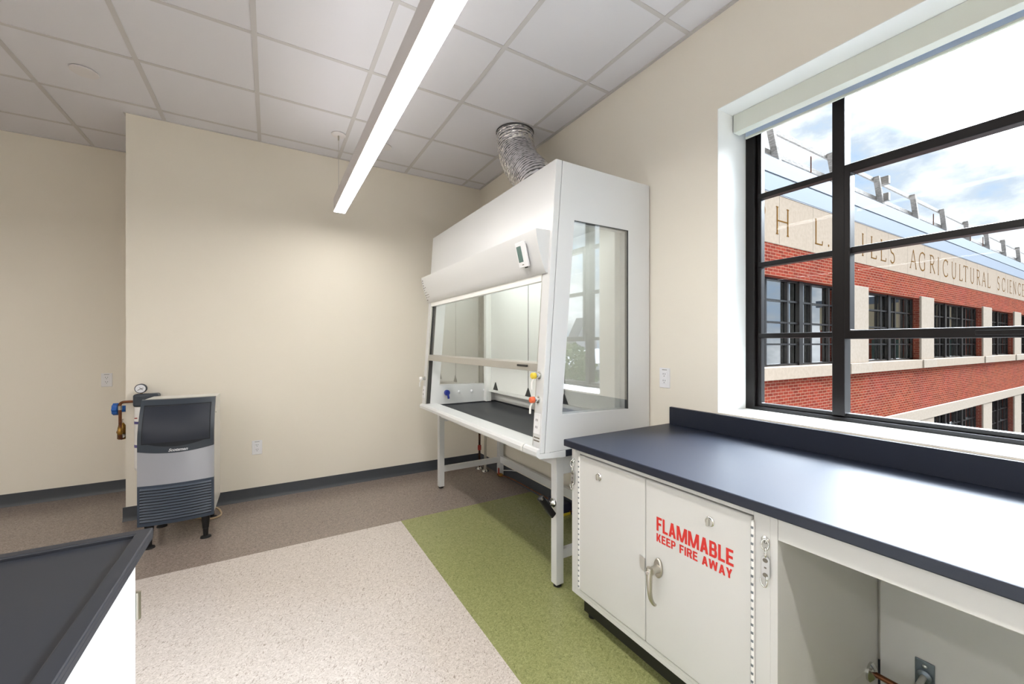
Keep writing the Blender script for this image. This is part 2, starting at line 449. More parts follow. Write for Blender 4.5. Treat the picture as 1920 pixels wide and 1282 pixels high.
# vinyl cove base: profile with a small toe
def cove(name, a, b, axis, wallpos, d):
    prof = [(0, 0), (0, .1), (.004 * d, .1), (.005 * d, .03), (.009 * d, .012), (.016 * d, 0)]
    mb = MB().prism([(wallpos + p, z) for p, z in prof], a, b, axis)
    struct(mb.build(name, M['base'], smooth=50))
cove('baseboard_back', XC - .016, XR, 'x', YB, -1)
cove('baseboard_alcove', XL, XC, 'x', YB2, -1)
cove('baseboard_right', YN, YB, 'y', XR, -1)
cove('baseboard_return', YB, YB2, 'y', XC, -1)
cove('baseboard_left', YN, YB2, 'y', XL, 1)

# ------------------------------------------------------------------ windows in the right wall
XF = 2.226
def make_window(n, y0, y1, lab):
    w = thing('window_%d' % n, (XF, (y0 + y1) / 2, WZ0), lab, 'window', kind='structure')
    fr = MB(); fr.ring([(y0, WZ0), (y1, WZ0), (y1, 2.497), (y0, 2.497)], [(y0 + .05, WZ0 + .02), (y1 - .05, WZ0 + .02), (y1 - .05, 2.46), (y0 + .05, 2.46)], XF, XF + .075, 'x')
    fr.ring([(y0 + .05, WZ0 + .02), (y1 - .05, WZ0 + .02), (y1 - .05, 2.46), (y0 + .05, 2.46)], [(y0 + .072, WZ0 + .038), (y1 - .072, WZ0 + .038), (y1 - .072, 2.44), (y0 + .072, 2.44)], XF + .022, XF + .06, 'x')
    fr.build('window_frame', M['bronze'], w, bevel=.003)
    m0 = y1 - 0.42; m1 = y0 + 0.42
    for m in (m0, m1):
        MB().box(XF + .004, XF + .07, m - .024, m + .024, WZ0 + .025, 2.455).build('mullion', M['bronze'], w, bevel=.003)
    zs = [1.333, 1.711, 2.076]
    for z in zs:
        for (a, b) in ((m0 + .024, y1 - .06), (y0 + .06, m1 - .024)):
            MB().box(XF + .014, XF + .058, a, b, z - .013, z + .013).build('glazing_bar', M['bronze'], w, bevel=.003)
    MB().box(XF + .012, XF + .058, m1 + .024, m0 - .024, 1.711 - .014, 1.711 + .014).build('glazing_bar', M['bronze'], w, bevel=.003)
    # middle opening sash between the lower and the upper bar
    so = [(m1 + .024, 1.312), (m0 - .024, 1.312), (m0 - .024, 2.096), (m1 + .024, 2.096)]
    si = [(m1 + .046, 1.352), (m0 - .046, 1.352), (m0 - .046, 2.056), (m1 + .046, 2.056)]
    MB().ring(so, si, XF - .004, XF + .05, 'x').build('sash_frame', M['bronze'], w, bevel=.004)
    MB().box(XF - .012, XF - .004, (m0 + m1) / 2 - .1, (m0 + m1) / 2 + .1, 1.322, 1.34).build('latch', M['bronze'], w, bevel=.002)
    MB().box(XF + .036, XF + .042, y0 + .06, y1 - .06, WZ0 + .03, 2.45).build('pane', M['glass'], w)
    return w
make_window(1, *WINS[0], 'dark bronze steel window with a grid of panes above the black worktop')
make_window(2, *WINS[1], 'added daylight window further along the wall behind the viewpoint')  # unseen window added to let more daylight into the room
for n, (y0, y1) in enumerate(WINS):
    t = MB(); q = .003
    t.box(XR - .0005, XF + .02, y0, y1, WZ0, WZ0 + q); t.box(XR - .0005, XF + .02, y0, y1, WZ1 - q, WZ1)
    t.box(XR - .0005, XF + .02, y0, y0 + q, WZ0, WZ1); t.box(XR - .0005, XF + .02, y1 - q, y1, WZ0, WZ1)
    struct(t.build('trim_%d' % (n + 1), M['reveal']))
# roller shades
for n, (y0, y1) in enumerate(WINS):
    lab = 'pale roller shade cassette rolled up at the top of the window' if n == 0 else 'pale roller shade over the added window behind the viewpoint'
    r = thing('roller_shade', (2.14, (y0 + y1) / 2, 2.40), lab, 'window shade')
    a, b = y0 + .01, y1 - .01
    p = [(2.098, 2.400), (2.098, 2.4935), (2.2, 2.4935), (2.2, 2.47), (2.112, 2.47), (2.112, 2.412), (2.150, 2.412), (2.150, 2.400)]
    MB().prism(p, a, b, 'y').build('cassette', M['shade'], r, bevel=.002)
    MB().cyl((2.165, a + .01, 2.445), (2.165, b - .01, 2.445), .022).build('roller_tube', M['fabric'], r, smooth=40)
    MB().box(2.186, 2.1885, a + .015, b - .015, 2.394, 2.445).build('shade_fabric', M['fabric'], r)
    MB().box(2.183, 2.1915, a + .015, b - .015, 2.384, 2.396).build('hem_bar', M['shade'], r, bevel=.002)

# ------------------------------------------------------------------ pendant lamps
def pendant(label, x, y0, y1, zb=2.362, zt=2.472):
    t = thing('pendant_light', (x, (y0 + y1) / 2, zb), label, 'ceiling light', 'linear pendant lights')
    hw = .044
    MB().prism([(x - hw, zb + .004), (x - hw, zt), (x + hw, zt), (x + hw, zb + .004), (x + hw - .003, zb + .004), (x + hw - .003, zb + .02), (x - hw + .003, zb + .02), (x - hw + .003, zb + .004)], y0, y1, 'y').build('housing', M['lamp_body'], t)
    MB().box(x - hw + .003, x + hw - .003, y0 + .003, y1 - .003, zb, zb + .019).build('diffuser', M['lamp'], t)
    MB().box(x - hw + .006, x + hw - .006, y0 + .05, y1 - .05, zt + .0002, zt + .003).build('ceiling_fill_strip', M['ceilfill'], t)  # glowing strip added on top to brighten the ceiling
    for yy in (y0, y1):
        d = .006 if yy == y1 else -.006
        MB().box(x - hw, x + hw, yy, yy + d, zb - .001, zt).build('end_cap', M['lamp_body'], t, bevel=.002)
    for yy in (y1 - .04, (y0 + y1) / 2, y0 + .04):
        cb = MB().cyl((x - .012, yy, zt), (x - .012, yy, ZC - .01), .0016, seg=6).build('suspension_cable', M['alu'], t)
        MB().lathe([(0, .055), (.4, .055), (1, .045)], (x - .012, yy, ZC - .004), (x - .012, yy, ZC - .014), 28).build('canopy', M['lamp_body'], t, smooth=40)
        MB().cyl((x - .012, yy, ZC - .014), (x - .012, yy, ZC - .05), .006, seg=10).build('cable_gripper', M['nickel'], t, smooth=40)
pendant('long glowing linear pendant ending near the beige back wall', .488, -4.2, 3.56)
pendant('added fill pendant over the island bench, out of view', -1.40, -4.2, 1.15)  # added out of view to even out the room light
pendant('added fill pendant over the far left side of the room, out of view', -2.75, -4.2, 3.56)  # added out of view to light the left side and alcove
# concealed sprinkler / sensor covers
for (x, y, lab) in ((-.987, 3.513, 'flat white round cover plate in a ceiling tile left of the pendant'), (.835, 3.535, 'small white round cover on the ceiling right of the pendant lamp')):
    o = MB().lathe([(0, .042), (.3, .042), (.35, .066), (.9, .066), (1, .062)], (x, y, ZC), (x, y, ZC - .010), 32).build('sprinkler_cover', M['lamp_body'], smooth=40)
    tag(o, lab, 'sprinkler cover', 'round ceiling cover plates')

# ------------------------------------------------------------------ wall outlets
def outlet(c, n, label):
    """c centre on the wall, n outward normal (axis aligned)"""
    c, n = Vector(c), Vector(n); u = Vector((0, 0, 1)).cross(n); z = Vector((0, 0, 1))
    t = thing('wall_outlet', c, label, 'outlet', 'duplex wall outlets')
    MB().obox(c + n * .003, u, z, n, .036, .058, .003).build('cover_plate', M['plate'], t, bevel=.003)
    MB().obox(c + n * .0075, u, z, n, .0175, .034, .0016).build('receptacle', M['plate'], t, bevel=.001)
    sl = MB()
    for dz in (.019, -.019):
        for du in (-.0065, .0065): sl.obox(c + n * .0088 + u * du + z * (dz + .004), u, z, n, .0013, .0042, .0006)
        sl.cyl(c + n * .0085 + z * (dz - .008), c + n * .0095 + z * (dz - .008), .0025, seg=10)
    sl.build('slots', M['slot'], t)
    pr = MB()
    for k in range(6): pr.obox(c + n * .0062 + u * (-.014 + k * .0056) + z * .047, u, z, n, .002, .002, .0003)
    pr.build('printed_mark', M['print'], t)
outlet((XR, 1.565, 1.093), (-1, 0, 0), 'white duplex outlet on the right wall between fume hood and window')
outlet((-.091, YB, .431), (0, -1, 0), 'white duplex outlet low on the back wall right of the ice machine')
outlet((-1.211, YB2, .979), (0, -1, 0), 'white duplex outlet on the recessed wall at far left')

# ------------------------------------------------------------------ fume hood
YR, YL = 1.671, 3.506
XB = 1.965
ZB, ZT = 0.737, 2.244
def fx(z): return 1.162 + (z - ZB) * (1.265 - 1.162) / (ZT - ZB)
FH = thing('fume_hood', (1.55, 2.59, 0), 'large white fume hood with glass side panel standing on open legs', 'fume hood')
hole = [(1.303, .923), (1.787, .914), (1.787, 1.949), (1.385, 1.945)]
def side_wall(y0, y1, outy):
    o = MB().ring([(1.193, ZB), (XB, ZB), (XB, ZT), (1.308, ZT)], hole, y0, y1, 'y').build('side_panel', M['white'], FH, bevel=.0015)
    cx = sum(p[0] for p in hole) / 4; cz = sum(p[1] for p in hole) / 4
    gl = [(cx + (p[0] - cx) * .998, cz + (p[1] - cz) * .999) for p in hole]
    s = .004 if outy == y0 else -.004
    MB().prism(gl, outy + s, outy + 2.2 * s, 'y').build('side_window', M['sideglass'], FH)
    gk = MB().prism([(1.7825, .914), (1.787, .914), (1.787, 1.949), (1.7825, 1.949)], outy + .3 * s, outy + 6 * s, 'y')
    gk.prism([(1.385, 1.9425), (1.787, 1.9465), (1.787, 1.949), (1.385, 1.945)], outy + .3 * s, outy + 6 * s, 'y')
    gk.build('window_gasket', M['gap'], o)
    MB().prism([(fx(ZB), ZB), (1.190, ZB), (1.305, ZT), (fx(ZT), ZT)], y0, y1, 'y').build('front_post', M['white'], FH, bevel=.003)
side_wall(YR, YR + .066, YR)
side_wall(YL - .066, YL, YL)
MB().box(1.27, XB, YR + .066, YL - .066, ZT - .02, ZT - .001).build('top_panel', M['white'], FH)
MB().box(XB - .02, XB, YR + .066, YL - .066, ZB, ZT - .02).build('back_panel', M['liner'], FH)
MB().prism([(fx(1.80), 1.80), (fx(ZT), ZT - .001), (fx(ZT) + .02, ZT - .001), (fx(1.80) + .02, 1.80)], YR + .003, YL - .003, 'y').build('front_panel', M['white'], FH, bevel=.001)
# curved canopy with a monitor
cprof = [(1.248, 1.876), (1.152, 1.874), (1.1535, 1.852), (1.158, 1.825), (1.164, 1.798), (1.172, 1.768), (1.182, 1.736), (1.194, 1.700), (1.210, 1.660), (1.217, 1.655), (1.245, 1.655)]
can = MB().prism(cprof, 1.690, 3.490, 'y').build('canopy', M['white'], FH, smooth=35)
MB().box(1.222, 1.25, 1.745, 3.435, 1.62, 1.66).build('sash_header', M['liner'], FH)
tilt = Vector((1.172 - 1.158, 0, 1.768 - 1.825)).normalized()      # down the curved face
nrm = Vector((-.97, 0, -.24)).normalized()
mc = Vector((1.163, 1.826, 1.768))
mon = MB().obox(mc + nrm * .007, (0, 1, 0), -tilt, nrm, .043, .067, .007).build('airflow_monitor', M['plate'], FH, bevel=.003)
MB().obox(mc + nrm * .0143 - tilt * .004 + Vector((0, .012, 0)), (0, 1, 0), -tilt, nrm, .0215, .042, .0005).build('screen', M['screen'], mon)
MB().obox(mc + nrm * .0143 + tilt * .053, (0, 1, 0), -tilt, nrm, .008, .002, .0004).build('printed_mark', M['print'], mon)
MB().obox(mc + nrm * .003 + tilt * .069 - Vector((0, .01, 0)), (0, 1, 0), -tilt, nrm, .011, .004, .003).build('socket', M['black'], mon)
# printed warning marks at the left end of the canopy
pm = MB()
for i in range(9):
    z = 1.846 - i * .0205
    for j in range(len(cprof) - 1):
        (xa, za), (xb, zb) = cprof[j], cprof[j + 1]
        if zb <= z <= za and j >= 1:
            xx = xa + (xb - xa) * (za - z) / (za - zb)
            h = random.choice((.005, .007, .008))
            pm.box(xx - .0006, xx + .004, 3.458, 3.474, z - h, z + h)
            if i in (3, 5, 6, 7): pm.box(xx - .0006, xx + .004, 3.425, 3.438, z - h * .7, z + h * .7)
            if i in (6, 7): pm.box(xx - .0006, xx + .004, 3.395, 3.412, z - h * .5, z + h * .5)
pm.build('printed_marks', M['print'], can)
# sash: glass pulled half way down, rail and pull
SX = .018
zbar = 1.172
MB().prism([(fx(zbar) + SX + .004, zbar), (fx(1.70) + SX + .004, 1.70), (fx(1.70) + SX + .009, 1.70), (fx(zbar) + SX + .009, zbar)], YR + .068, YL - .068, 'y').build('sash_glass', M['hglass'], FH)
sr = MB().prism([(fx(1.15) + .002, 1.146), (fx(1.19) + .002, 1.188), (fx(1.19) + .012, 1.197), (fx(1.19) + .034, 1.197), (fx(1.15) + .034, 1.146)], YR + .07, YL - .07, 'y').build('sash_rail', M['alu'], FH, bevel=.002)
MB().box(fx(1.165) - .006, fx(1.165) + .002, 1.83, 1.93, 1.166, 1.178).build('sash_pull', M['slot'], sr, bevel=.002)
for yy in (YR + .066, YL - .066):
    s = 1 if yy < 2.5 else -1
    MB().prism([(fx(.765) + .004, .765), (fx(1.66) + .004, 1.66), (fx(1.66) + .012, 1.66), (fx(.765) + .012, .765)], yy, yy + s * .010, 'y').build('sash_track', M['alu'], FH)
    MB().prism([(fx(.765) + .014, .765), (fx(1.66) + .014, 1.66), (fx(1.66) + .05, 1.66), (fx(.765) + .05, .765)], yy, yy + s * .002, 'y').build('track_gap', M['slot'], FH)  # dark strip stands for the shaded gap beside the sash track
# interior: worksurface, liner, baffle
MB().ring([(1.275, YR + .067), (1.86, YR + .067), (1.86, YL - .067), (1.275, YL - .067)], [(1.30, YR + .087), (1.845, YR + .087), (1.845, YL - .087), (1.30, YL - .087)], .738, .752, 'z').mesh([(1.29, YR + .08, .744), (1.855, YR + .08, .744), (1.855, YL - .08, .744), (1.29, YL - .08, .744)], [(0, 1, 2, 3)]).build('dished_worksurface', M['epoxy2'], FH, bevel=.003)
MB().box(1.30, XB, YR + .002, YL - .002, .70, .7365).build('epoxy_slab', M['epoxy'], FH, bevel=.003)
MB().prism([(1.86, .752), (1.86, .835), (1.815, .845), (1.81, .86), (1.80, .862), (1.80, 2.0), (1.78, 2.1), (1.945, 2.2), (1.945, .752)], YR + .068, YL - .068, 'y').build('rear_baffle', M['liner'], FH, bevel=.001)
bl = MB(); bl.prism([(1.795, .842), (1.758, .846), (1.758, .868), (1.763, .868), (1.766, .852), (1.795, .850)], YR + .09, YL - .14, 'y'); bl.build('baffle_lip', M['liner'], FH, bevel=.001)
for yy in (1.80, 2.278, 2.748, 3.30): MB().prism([(yy - .042, .864), (yy + .042, .864), (yy, .935)], 1.7925, 1.7995, 'x').build('triangular_slot', M['slot'], FH)
sm = MB()
for yy in (2.278, 2.751): sm.box(1.7975, 1.7998, yy - .0018, yy + .0018, .935, 1.98)
sm.build('baffle_seam', M['gap'], FH)
for yy in (YR + .0665, YL - .0665):
    s = 1 if yy < 2.5 else -1
    MB().box(1.745, 1.799, yy, yy + s * .05, .752, 2.05).build('corner_channel', M['liner'], FH, bevel=.002)
MB().box(1.28, 1.80, YR + .068, YL - .068, 2.02, 2.035).build('interior_ceiling', M['liner'], FH)
MB().box(1.42, 1.54, 1.95, 3.22, 2.006, 2.0195).build('hood_fill_panel', M['hoodfill'], FH)  # glowing panel added out of sight to brighten the hood interior
# service fittings on the inner left wall
yi = YL - .066
kn = MB().lathe([(0, .016), (.3, .016), (.35, .026), (.8, .026), (1, .02)], (1.365, yi, .853), (1.365, yi - .04, .853), 20); kn.obox((1.372, yi - .035, .822), (1, 0, .2), (0, 1, 0), (-.2, 0, 1), .008, .006, .022)
kn.build('service_knob', M['navy'], FH, smooth=40)
for xx in (1.490, 1.616, 1.745): MB().lathe([(0, .012), (.7, .012), (1, .006)], (xx, yi, .853), (xx, yi - .012, .853), 16).build('hole_plug', M['plate'], FH, smooth=40)
# airfoil sill along the front
af = [(1.1395, .742), (1.1395, .748), (1.146, .759), (1.158, .763), (1.20, .7645), (1.255, .7645), (1.278, .760), (1.292, .753), (1.292, .7475), (1.256, .757), (1.165, .755), (1.157, .748), (1.157, .7375), (1.143, .7375)]
MB().prism([(1.1395, .728), (1.1395, .748), (1.148, .760), (1.160, .764), (1.160, .7375), (1.150, .728)], 1.80, YL - .01, 'y').build('airfoil_nose', M['white'], FH, smooth=30)
MB().prism([(1.1605, .752), (1.1605, .764), (1.255, .7645), (1.280, .762), (1.294, .754), (1.28, .752)], YR + .067, YL - .067, 'y').build('airfoil_sill', M['white'], FH, smooth=30)
MB().prism([(1.1395, .728), (1.1395, .748), (1.148, .760), (1.160, .7645), (1.160, .7368), (1.324, .7368), (1.324, .700), (1.160, .712)], YR - .004, YR - .0002, 'y').prism([(1.1395, .728), (1.1395, .748), (1.148, .760), (1.160, .7645), (1.160, .718)], YR - .0002, 1.798, 'y').build('airfoil_end_cap', M['white'], FH, bevel=.0015)
for yy in (1.80, 1.806, 1.816):
    MB().prism([(1.1385, .728), (1.1385, .748), (1.147, .7605), (1.16, .7645), (1.16, .735)], yy, yy + .002, 'y').build('airfoil_rib', M['liner'], FH)
# faucets and outlets on the front posts
def post_tap(y, z, knobm, s):
    """small service valve: chrome bonnet, coloured knob and a pale drop lever"""
    x = fx(z)
    b = MB().lathe([(0, .020), (.2, .020), (.25, .013), (.6, .013), (.65, .016), (1, .016)], (x, y, z), (x - .026, y, z), 18).build('service_valve', M['chrome'], FH, smooth=40)
    MB().lathe([(0, .011), (.2, .0165), (.8, .0165), (1, .012)], (x - .024, y, z), (x - .05, y, z), 16).build('valve_knob', knobm, b, smooth=40)
    MB().tube([(x - .034, y, z - .010), (x - .046, y + .004, z - .035), (x - .046, y + .006, z - .07)], .0055, 8).build('drop_lever', M['label'], b, smooth=40)
post_tap(1.712, 1.128, M['yellow'], 1); post_tap(1.712, 1.006, M['orange'], 1)
post_tap(3.470, .985, M['label'], 1)
def post_outlet(y, z):
    x = fx(z); a = Vector((1.265 - 1.162, 0, ZT - ZB)).normalized(); n = Vector((-a.z, 0, a.x)); c = Vector((x, y, z))
    o = MB().obox(c + n * .003, (0, 1, 0), a, n, .026, .052, .003).build('post_outlet', M['plate'], FH, bevel=.002)
    for dz in (.018, -.018):
        for du in (-.006, .006): MB().obox(c + n * .0064 + Vector((0, du, 0)) + a * dz, (0, 1, 0), a, n, .0016, .006, .0005).build('socket_slot', M['slot'], o)
post_outlet(1.706, .884); post_outlet(3.472, .865)
lb = MB(); a_ = Vector((.068, 0, 1)).normalized(); n_ = Vector((-1, 0, .068)).normalized()
for z in (.812, .797): lb.obox(Vector((fx(z), 1.706, z)) + n_ * .0006, (0, 1, 0), a_, n_, .025, .0035, .0006)
lb.build('printed_label', M['print'], FH)
# stand: four legs, rails, apron
legs = [(1.295, 1.709), (1.295, 3.424), (1.905, 1.709), (1.905, 3.424)]
for (lx, ly) in legs:
    l = MB().box(lx, lx + .048, ly, ly + .048, .016, .70).build('leg', M['white'], FH, bevel=.002)
    MB().lathe([(0, .021), (.6, .021), (.65, .012), (1, .012)], (lx + .024, ly + .024, 0), (lx + .024, ly + .024, .018), 16).build('levelling_foot', M['rubber'], l, smooth=40)
for ly in (1.709, 3.424):
    MB().box(1.343, 1.905, ly + .010, ly + .038, .142, .192).build('side_rail', M['white'], FH, bevel=.001)
    MB().box(1.343, 1.905, ly + .001, ly + .026, .597, .6995).build('side_apron', M['white'], FH, bevel=.001)
MB().box(1.915, 1.943, 1.757, 3.424, .142, .205).build('rear_rail', M['white'], FH, bevel=.001)
MB().box(1.915, 1.943, 1.757, 3.424, .597, .6995).build('rear_apron', M['white'], FH, bevel=.001)
MB().box(1.305, 1.33, 1.757, 3.424, .640, .6995).build('front_apron', M['white'], FH, bevel=.001)

# flexible aluminium duct
path = smooth_path([(1.68, 2.765, 2.99), (1.68, 2.76, 2.93), (1.677, 2.725, 2.80), (1.663, 2.60, 2.63), (1.645, 2.45, 2.50), (1.63, 2.36, 2.39), (1.625, 2.34, 2.30), (1.625, 2.34, ZT + .014)], 10)
dp = []; dr = []
L_ = [0]
for i in range(1, len(path)): L_.append(L_[-1] + (path[i] - path[i - 1]).length)
nr = 34
for i in range(nr * 4 + 1):
    s = L_[-1] * (i // 4 + (0, .12, .5, .88)[i % 4]) / nr
    s = min(s, L_[-1])
    k = max(j for j in range(len(L_)) if L_[j] <= s + 1e-9); k = min(k, len(L_) - 2)
    f = (s - L_[k]) / (L_[k + 1] - L_[k]); dp.append(path[k].lerp(path[k + 1], f))
    dr.append((.1385, .1430, .1460, .1430)[i % 4])
dm = MB().tube(dp, .14, 56, rad=dr)
for i, v in enumerate(dm.v):
    d = (v - dp[i // 56]); d.normalize(); v += d * random.uniform(-.0022, .0022) + Vector((0, 0, random.uniform(-.001, .001)))
for fi in range(len(dm.f)):
    r_i = fi // 56
    if r_i % 4 == 3: dm.m[fi] = 1
du = thing('exhaust_duct', (1.625, 2.34, ZT), 'crinkled silver flexible duct bending from the hood top to the ceiling', 'duct')
dm.build('duct_hose', [M['foil'], M['foilwire']], du)
MB().lathe([(0, .152), (.8, .152), (1, .148)], (1.625, 2.34, ZT + .004), (1.625, 2.34, ZT + .045), 40).build('collar', M['alu'], du, smooth=40)
MB().lathe([(0, .1515), (.7, .1515), (1, .149)], (1.68, 2.763, ZC - .004), (1.68, 2.763, ZC - .012), 40).build('ceiling_ring', M['foilwire'], du, smooth=40)

# pipes rising from the floor under the hood
for i, (x, y, zt, m, lab) in enumerate(((1.866, 3.777, .82, mottled('dark_copper', (92, 60, 46), (64, 46, 40), 30, 0.35, 0.9), 'dark copper riser pipe behind the hood nearest the room corner'), (1.880, 3.672, .66, M['nickel'], 'metal riser pipe with yellow topped valve beside the hood'))):
    t = thing('riser_pipe', (x, y, 0), lab, 'pipe', 'floor risers behind the hood')
    MB().cyl((x, y, 0), (x, y, zt), .011 if i == 0 else .0135, seg=14).build('pipe', m, t, smooth=40)
    MB().lathe([(0, .038), (.3, .036), (1, .014)], (x, y, 0), (x, y, .022), 24).build('escutcheon', M['chrome'], t, smooth=40)
    if i:
        MB().lathe([(0, .014), (.2, .022), (.8, .022), (1, .014)], (x, y, .53), (x, y, .58), 16).build('union_nut', M['brass'], t, smooth=40)
        MB().lathe([(0, .012), (.3, .021), (.9, .018), (1, .01)], (x, y, .58), (x, y, .63), 16).build('valve_cap', M['yellow'], t, smooth=40)
    else:
        MB().lathe([(0, .013), (.1, .018), (.9, .018), (1, .013)], (x, y, .19), (x, y, .245), 14).build('coupling', M['redh'], t, smooth=40)
        MB().tube([(x, y, zt - .02), (x - .01, y - .02, zt + .0), (x - .03, y - .06, zt + .005), (x - .04, y - .19, zt + .005)], .011, 12).build('elbow', m, t, smooth=40)
ct = thing('copper_line', (1.9, 3.36, .09), 'thin copper line with red valve handle running low along the right wall', 'pipe')
MB().tube(smooth_path([(1.88, 3.33, .05), (1.93, 3.25, .035), (1.945, 3.0, .03), (1.945, 2.4, .03), (1.945, 1.9, .03)], 6), .006, 8).build('tube', M['copper'], ct, smooth=40)
MB().lathe([(0, .012), (.2, .017), (.8, .017), (1, .012)], (1.865, 3.385, .05), (1.885, 3.325, .05), 14).build('valve_body', M['brass'], ct, smooth=40)
MB().obox((1.862, 3.36, .085), (1, 0, 0), (.2, 1, 0), (0, 0, 1), .006, .012, .03).build('valve_handle', M['redh'], ct, bevel=.002)
MB().tube([(1.88, 3.32, .10), (1.925, 3.23, .115), (1.953, 3.19, .115)], .004, 8).build('wire_bracket', M['zinc'], ct, smooth=40)
# black lever on a chrome mount at the right leg of the hood
lv = thing('lever_handle', (1.25, 1.73, .38), 'black angled lever on a chrome mount by the hood front leg', 'handle')
MB().lathe([(0, .024), (.25, .024), (.4, .018), (1, .014)], (1.2947, 1.733, .448), (1.262, 1.733, .448), 20).build('mount', M['chrome'], lv, smooth=40)
MB().tube([(1.262, 1.733, .448), (1.245, 1.732, .462), (1.205, 1.722, .482)], .010, 10).build('spindle', M['black'], lv, smooth=40)
MB().obox((1.234, 1.712, .446), (.8, 0, .6), (0, 1, 0), (-.6, 0, .8), .018, .014, .071).build('lever_arm', M['black'], lv, bevel=.008, seg=3)
MB().lathe([(0, .006), (1, .005)], (1.196, 1.6985, .495), (1.196, 1.696, .495), 12).build('pivot_pin', M['nickel'], lv, smooth=40)
# dark box with a yellow corner on the floor behind the cabinet
bx = thing('floor_box', (1.92, 2.50, 0), 'small dark navy box with yellow edge on the floor behind the cabinet', 'box')
MB().box(1.885, 1.955, 2.40, 2.60, .02, .09).build('case', mat('dark_navy_case', (44, 44, 66), .5), bx, bevel=.006)
MB().box(1.885, 1.955, 2.40, 2.60, 0, .02).build('yellow_base', M['yellow'], bx, bevel=.003)

# ------------------------------------------------------------------ right worktop and base cabinet
ZW = .835
wt = thing('worktop', (1.59, .2, .80), 'long glossy black worktop with backsplash under the window', 'worktop')
MB().box(1.205, XR - .001, -1.6, 1.535, ZW - .032, ZW).build('slab', M['epoxy'], wt, bevel=.004)
MB().box(XR - .021, XR - .001, -1.6, 1.520, ZW, .932).build('backsplash', M['epoxy'], wt, bevel=.002)
CX = 1.235
BC = thing('flammable_cabinet', (1.6, 1.05, 0), 'white two door cabinet with red flammable lettering under the black worktop', 'cabinet')
Y0, Y1 = .598, 1.508
ZC1 = ZW - .0325
cb = MB()
cb.box(CX, XR - .018, Y1 - .02, Y1, .116, ZC1); cb.box(CX, XR - .018, Y0, Y0 + .02, .116, ZC1)
cb.box(CX + .055, XR - .018, Y0, Y0 + .02, .002, .117); cb.box(CX, XR - .018, Y0 + .02, Y1 - .02, .116, .136); cb.box(XR - .03, XR - .018, Y0 + .02, Y1 - .02, .136, ZC1)
cb.box(CX, CX + .02, Y1 - .058, Y1 - .02, .136, ZC1); cb.box(CX, CX + .02, Y0 + .02, Y0 + .066, .136, ZC1)
cb.box(CX, CX + .02, Y0 + .066, Y1 - .058, .136, .150); cb.box(CX, CX + .02, Y0 + .066, Y1 - .058, .780, ZC1)
cb.box(CX + .02, XR - .03, Y0 + .02, Y1 - .02, ZC1 - .02, ZC1 - .001)
cb.build('body', M['cab'], BC, bevel=.001)
tk = MB(); tk.box(CX + .05, XR - .02, Y0 + .0205, Y1 - .03, .022, .1158)
tk.build('toe_kick', M['black'], BC)
for (px, py) in ((CX + .075, Y1 - .06), (CX + .075, Y0 + .05), (XR - .06, Y1 - .06), (XR - .06, Y0 + .05)):
    MB().cyl((px, py, 0), (px, py, .022), .018, seg=16).build('levelling_foot', M['rubber'], BC, smooth=40)
def cab_door(ya, yb, nm='door'):
    return MB().box(CX - .005, CX + .013, ya, yb, .154, .776).build(nm, M['cab'], BC, bevel=.004)
dl = cab_door(1.0665, 1.4465)
dr_ = cab_door(.668, 1.0635)
dl['label'] = 'left door with the door catch plate'; dr_['label'] = 'right door with red lettering and lever handle'
XD = CX - .005
for (d, ya) in ((dl, 1.4475), (dr_, .6645)):
    h = MB(); k = MB()
    s = 1 if d is dl else -1
    h.box(CX - .0045, CX - .0005, ya, ya + s * .0035, .16, .765)
    hp = MB(); z = .165
    hp.cyl((XD - .001, ya + s * .001, .16), (XD - .001, ya + s * .001, .768), .0045, seg=10)
    h2 = hp.build('piano_hinge', M['label'], d, smooth=40)
    while z < .755:
        k.box(XD - .0062, XD - .0045, ya - .0025 * s, ya + s * .0045, z + .002, z + .009); z += .024
    k.build('hinge_knuckle_gap', M['hingegap'], d)
def lock(y, z, d):
    t = MB().lathe([(0, .016), (.3, .016), (.5, .0135), (1, .012)], (XD, y, z), (XD - .009, y, z), 20).build('cam_lock', M['chrome'], d, smooth=40)
    MB().obox((XD - .012, y + .001, z), (0, 1, 0), (0, 0, 1), (1, 0, 0), .0035, .0125, .006).build('lock_tab', M['nickel'], t, bevel=.002)
lock(1.316, .712, dl); lock(.800, .712, dr_)
# catch plate on the left door, T handle on the right door
MB().prism([(1.0655, .418), (1.086, .428), (1.090, .438), (1.090, .476), (1.0655, .470)], XD - .0035, XD - .0008, 'x').build('catch_plate', M['alu'], dr_)
# escutcheon and lever
hz = .455; hy = 1.0
he = MB().prism([(hy + .018 * math.sin(2 * PI * i / 20), hz + .012 + .036 * math.cos(2 * PI * i / 20)) for i in range(20)], XD - .012, XD - .0002, 'x')
hnd = he.build('door_handle', M['nickel'], dr_, smooth=40, bevel=.004)
MB().lathe([(0, .016), (.5, .013), (1, .0145)], (XD - .012, hy, hz + .012), (XD - .045, hy, hz + .012), 16).build('spindle', M['nickel'], hnd, smooth=40)
hp = smooth_path([(XD - .046, hy + .004, hz + .022), (XD - .049, hy + .004, hz), (XD - .05, hy + .003, hz - .04), (XD - .046, hy + .001, hz - .085), (XD - .036, hy - .004, hz - .108), (XD - .028, hy - .008, hz - .112)], 6)
n_h = len(hp)
lev = MB().tube(hp, .01, 14, rad=[.0125 - .0085 * (i / (n_h - 1)) ** 1.3 for i in range(n_h)]).build('lever', M['nickel'], hnd, smooth=40)
MB().lathe([(0, .007), (1, .006)], (XD - .056, hy + .004, hz + .008), (XD - .062, hy + .004, hz + .008), 14).build('key_cylinder', M['chrome'], hnd, smooth=40)
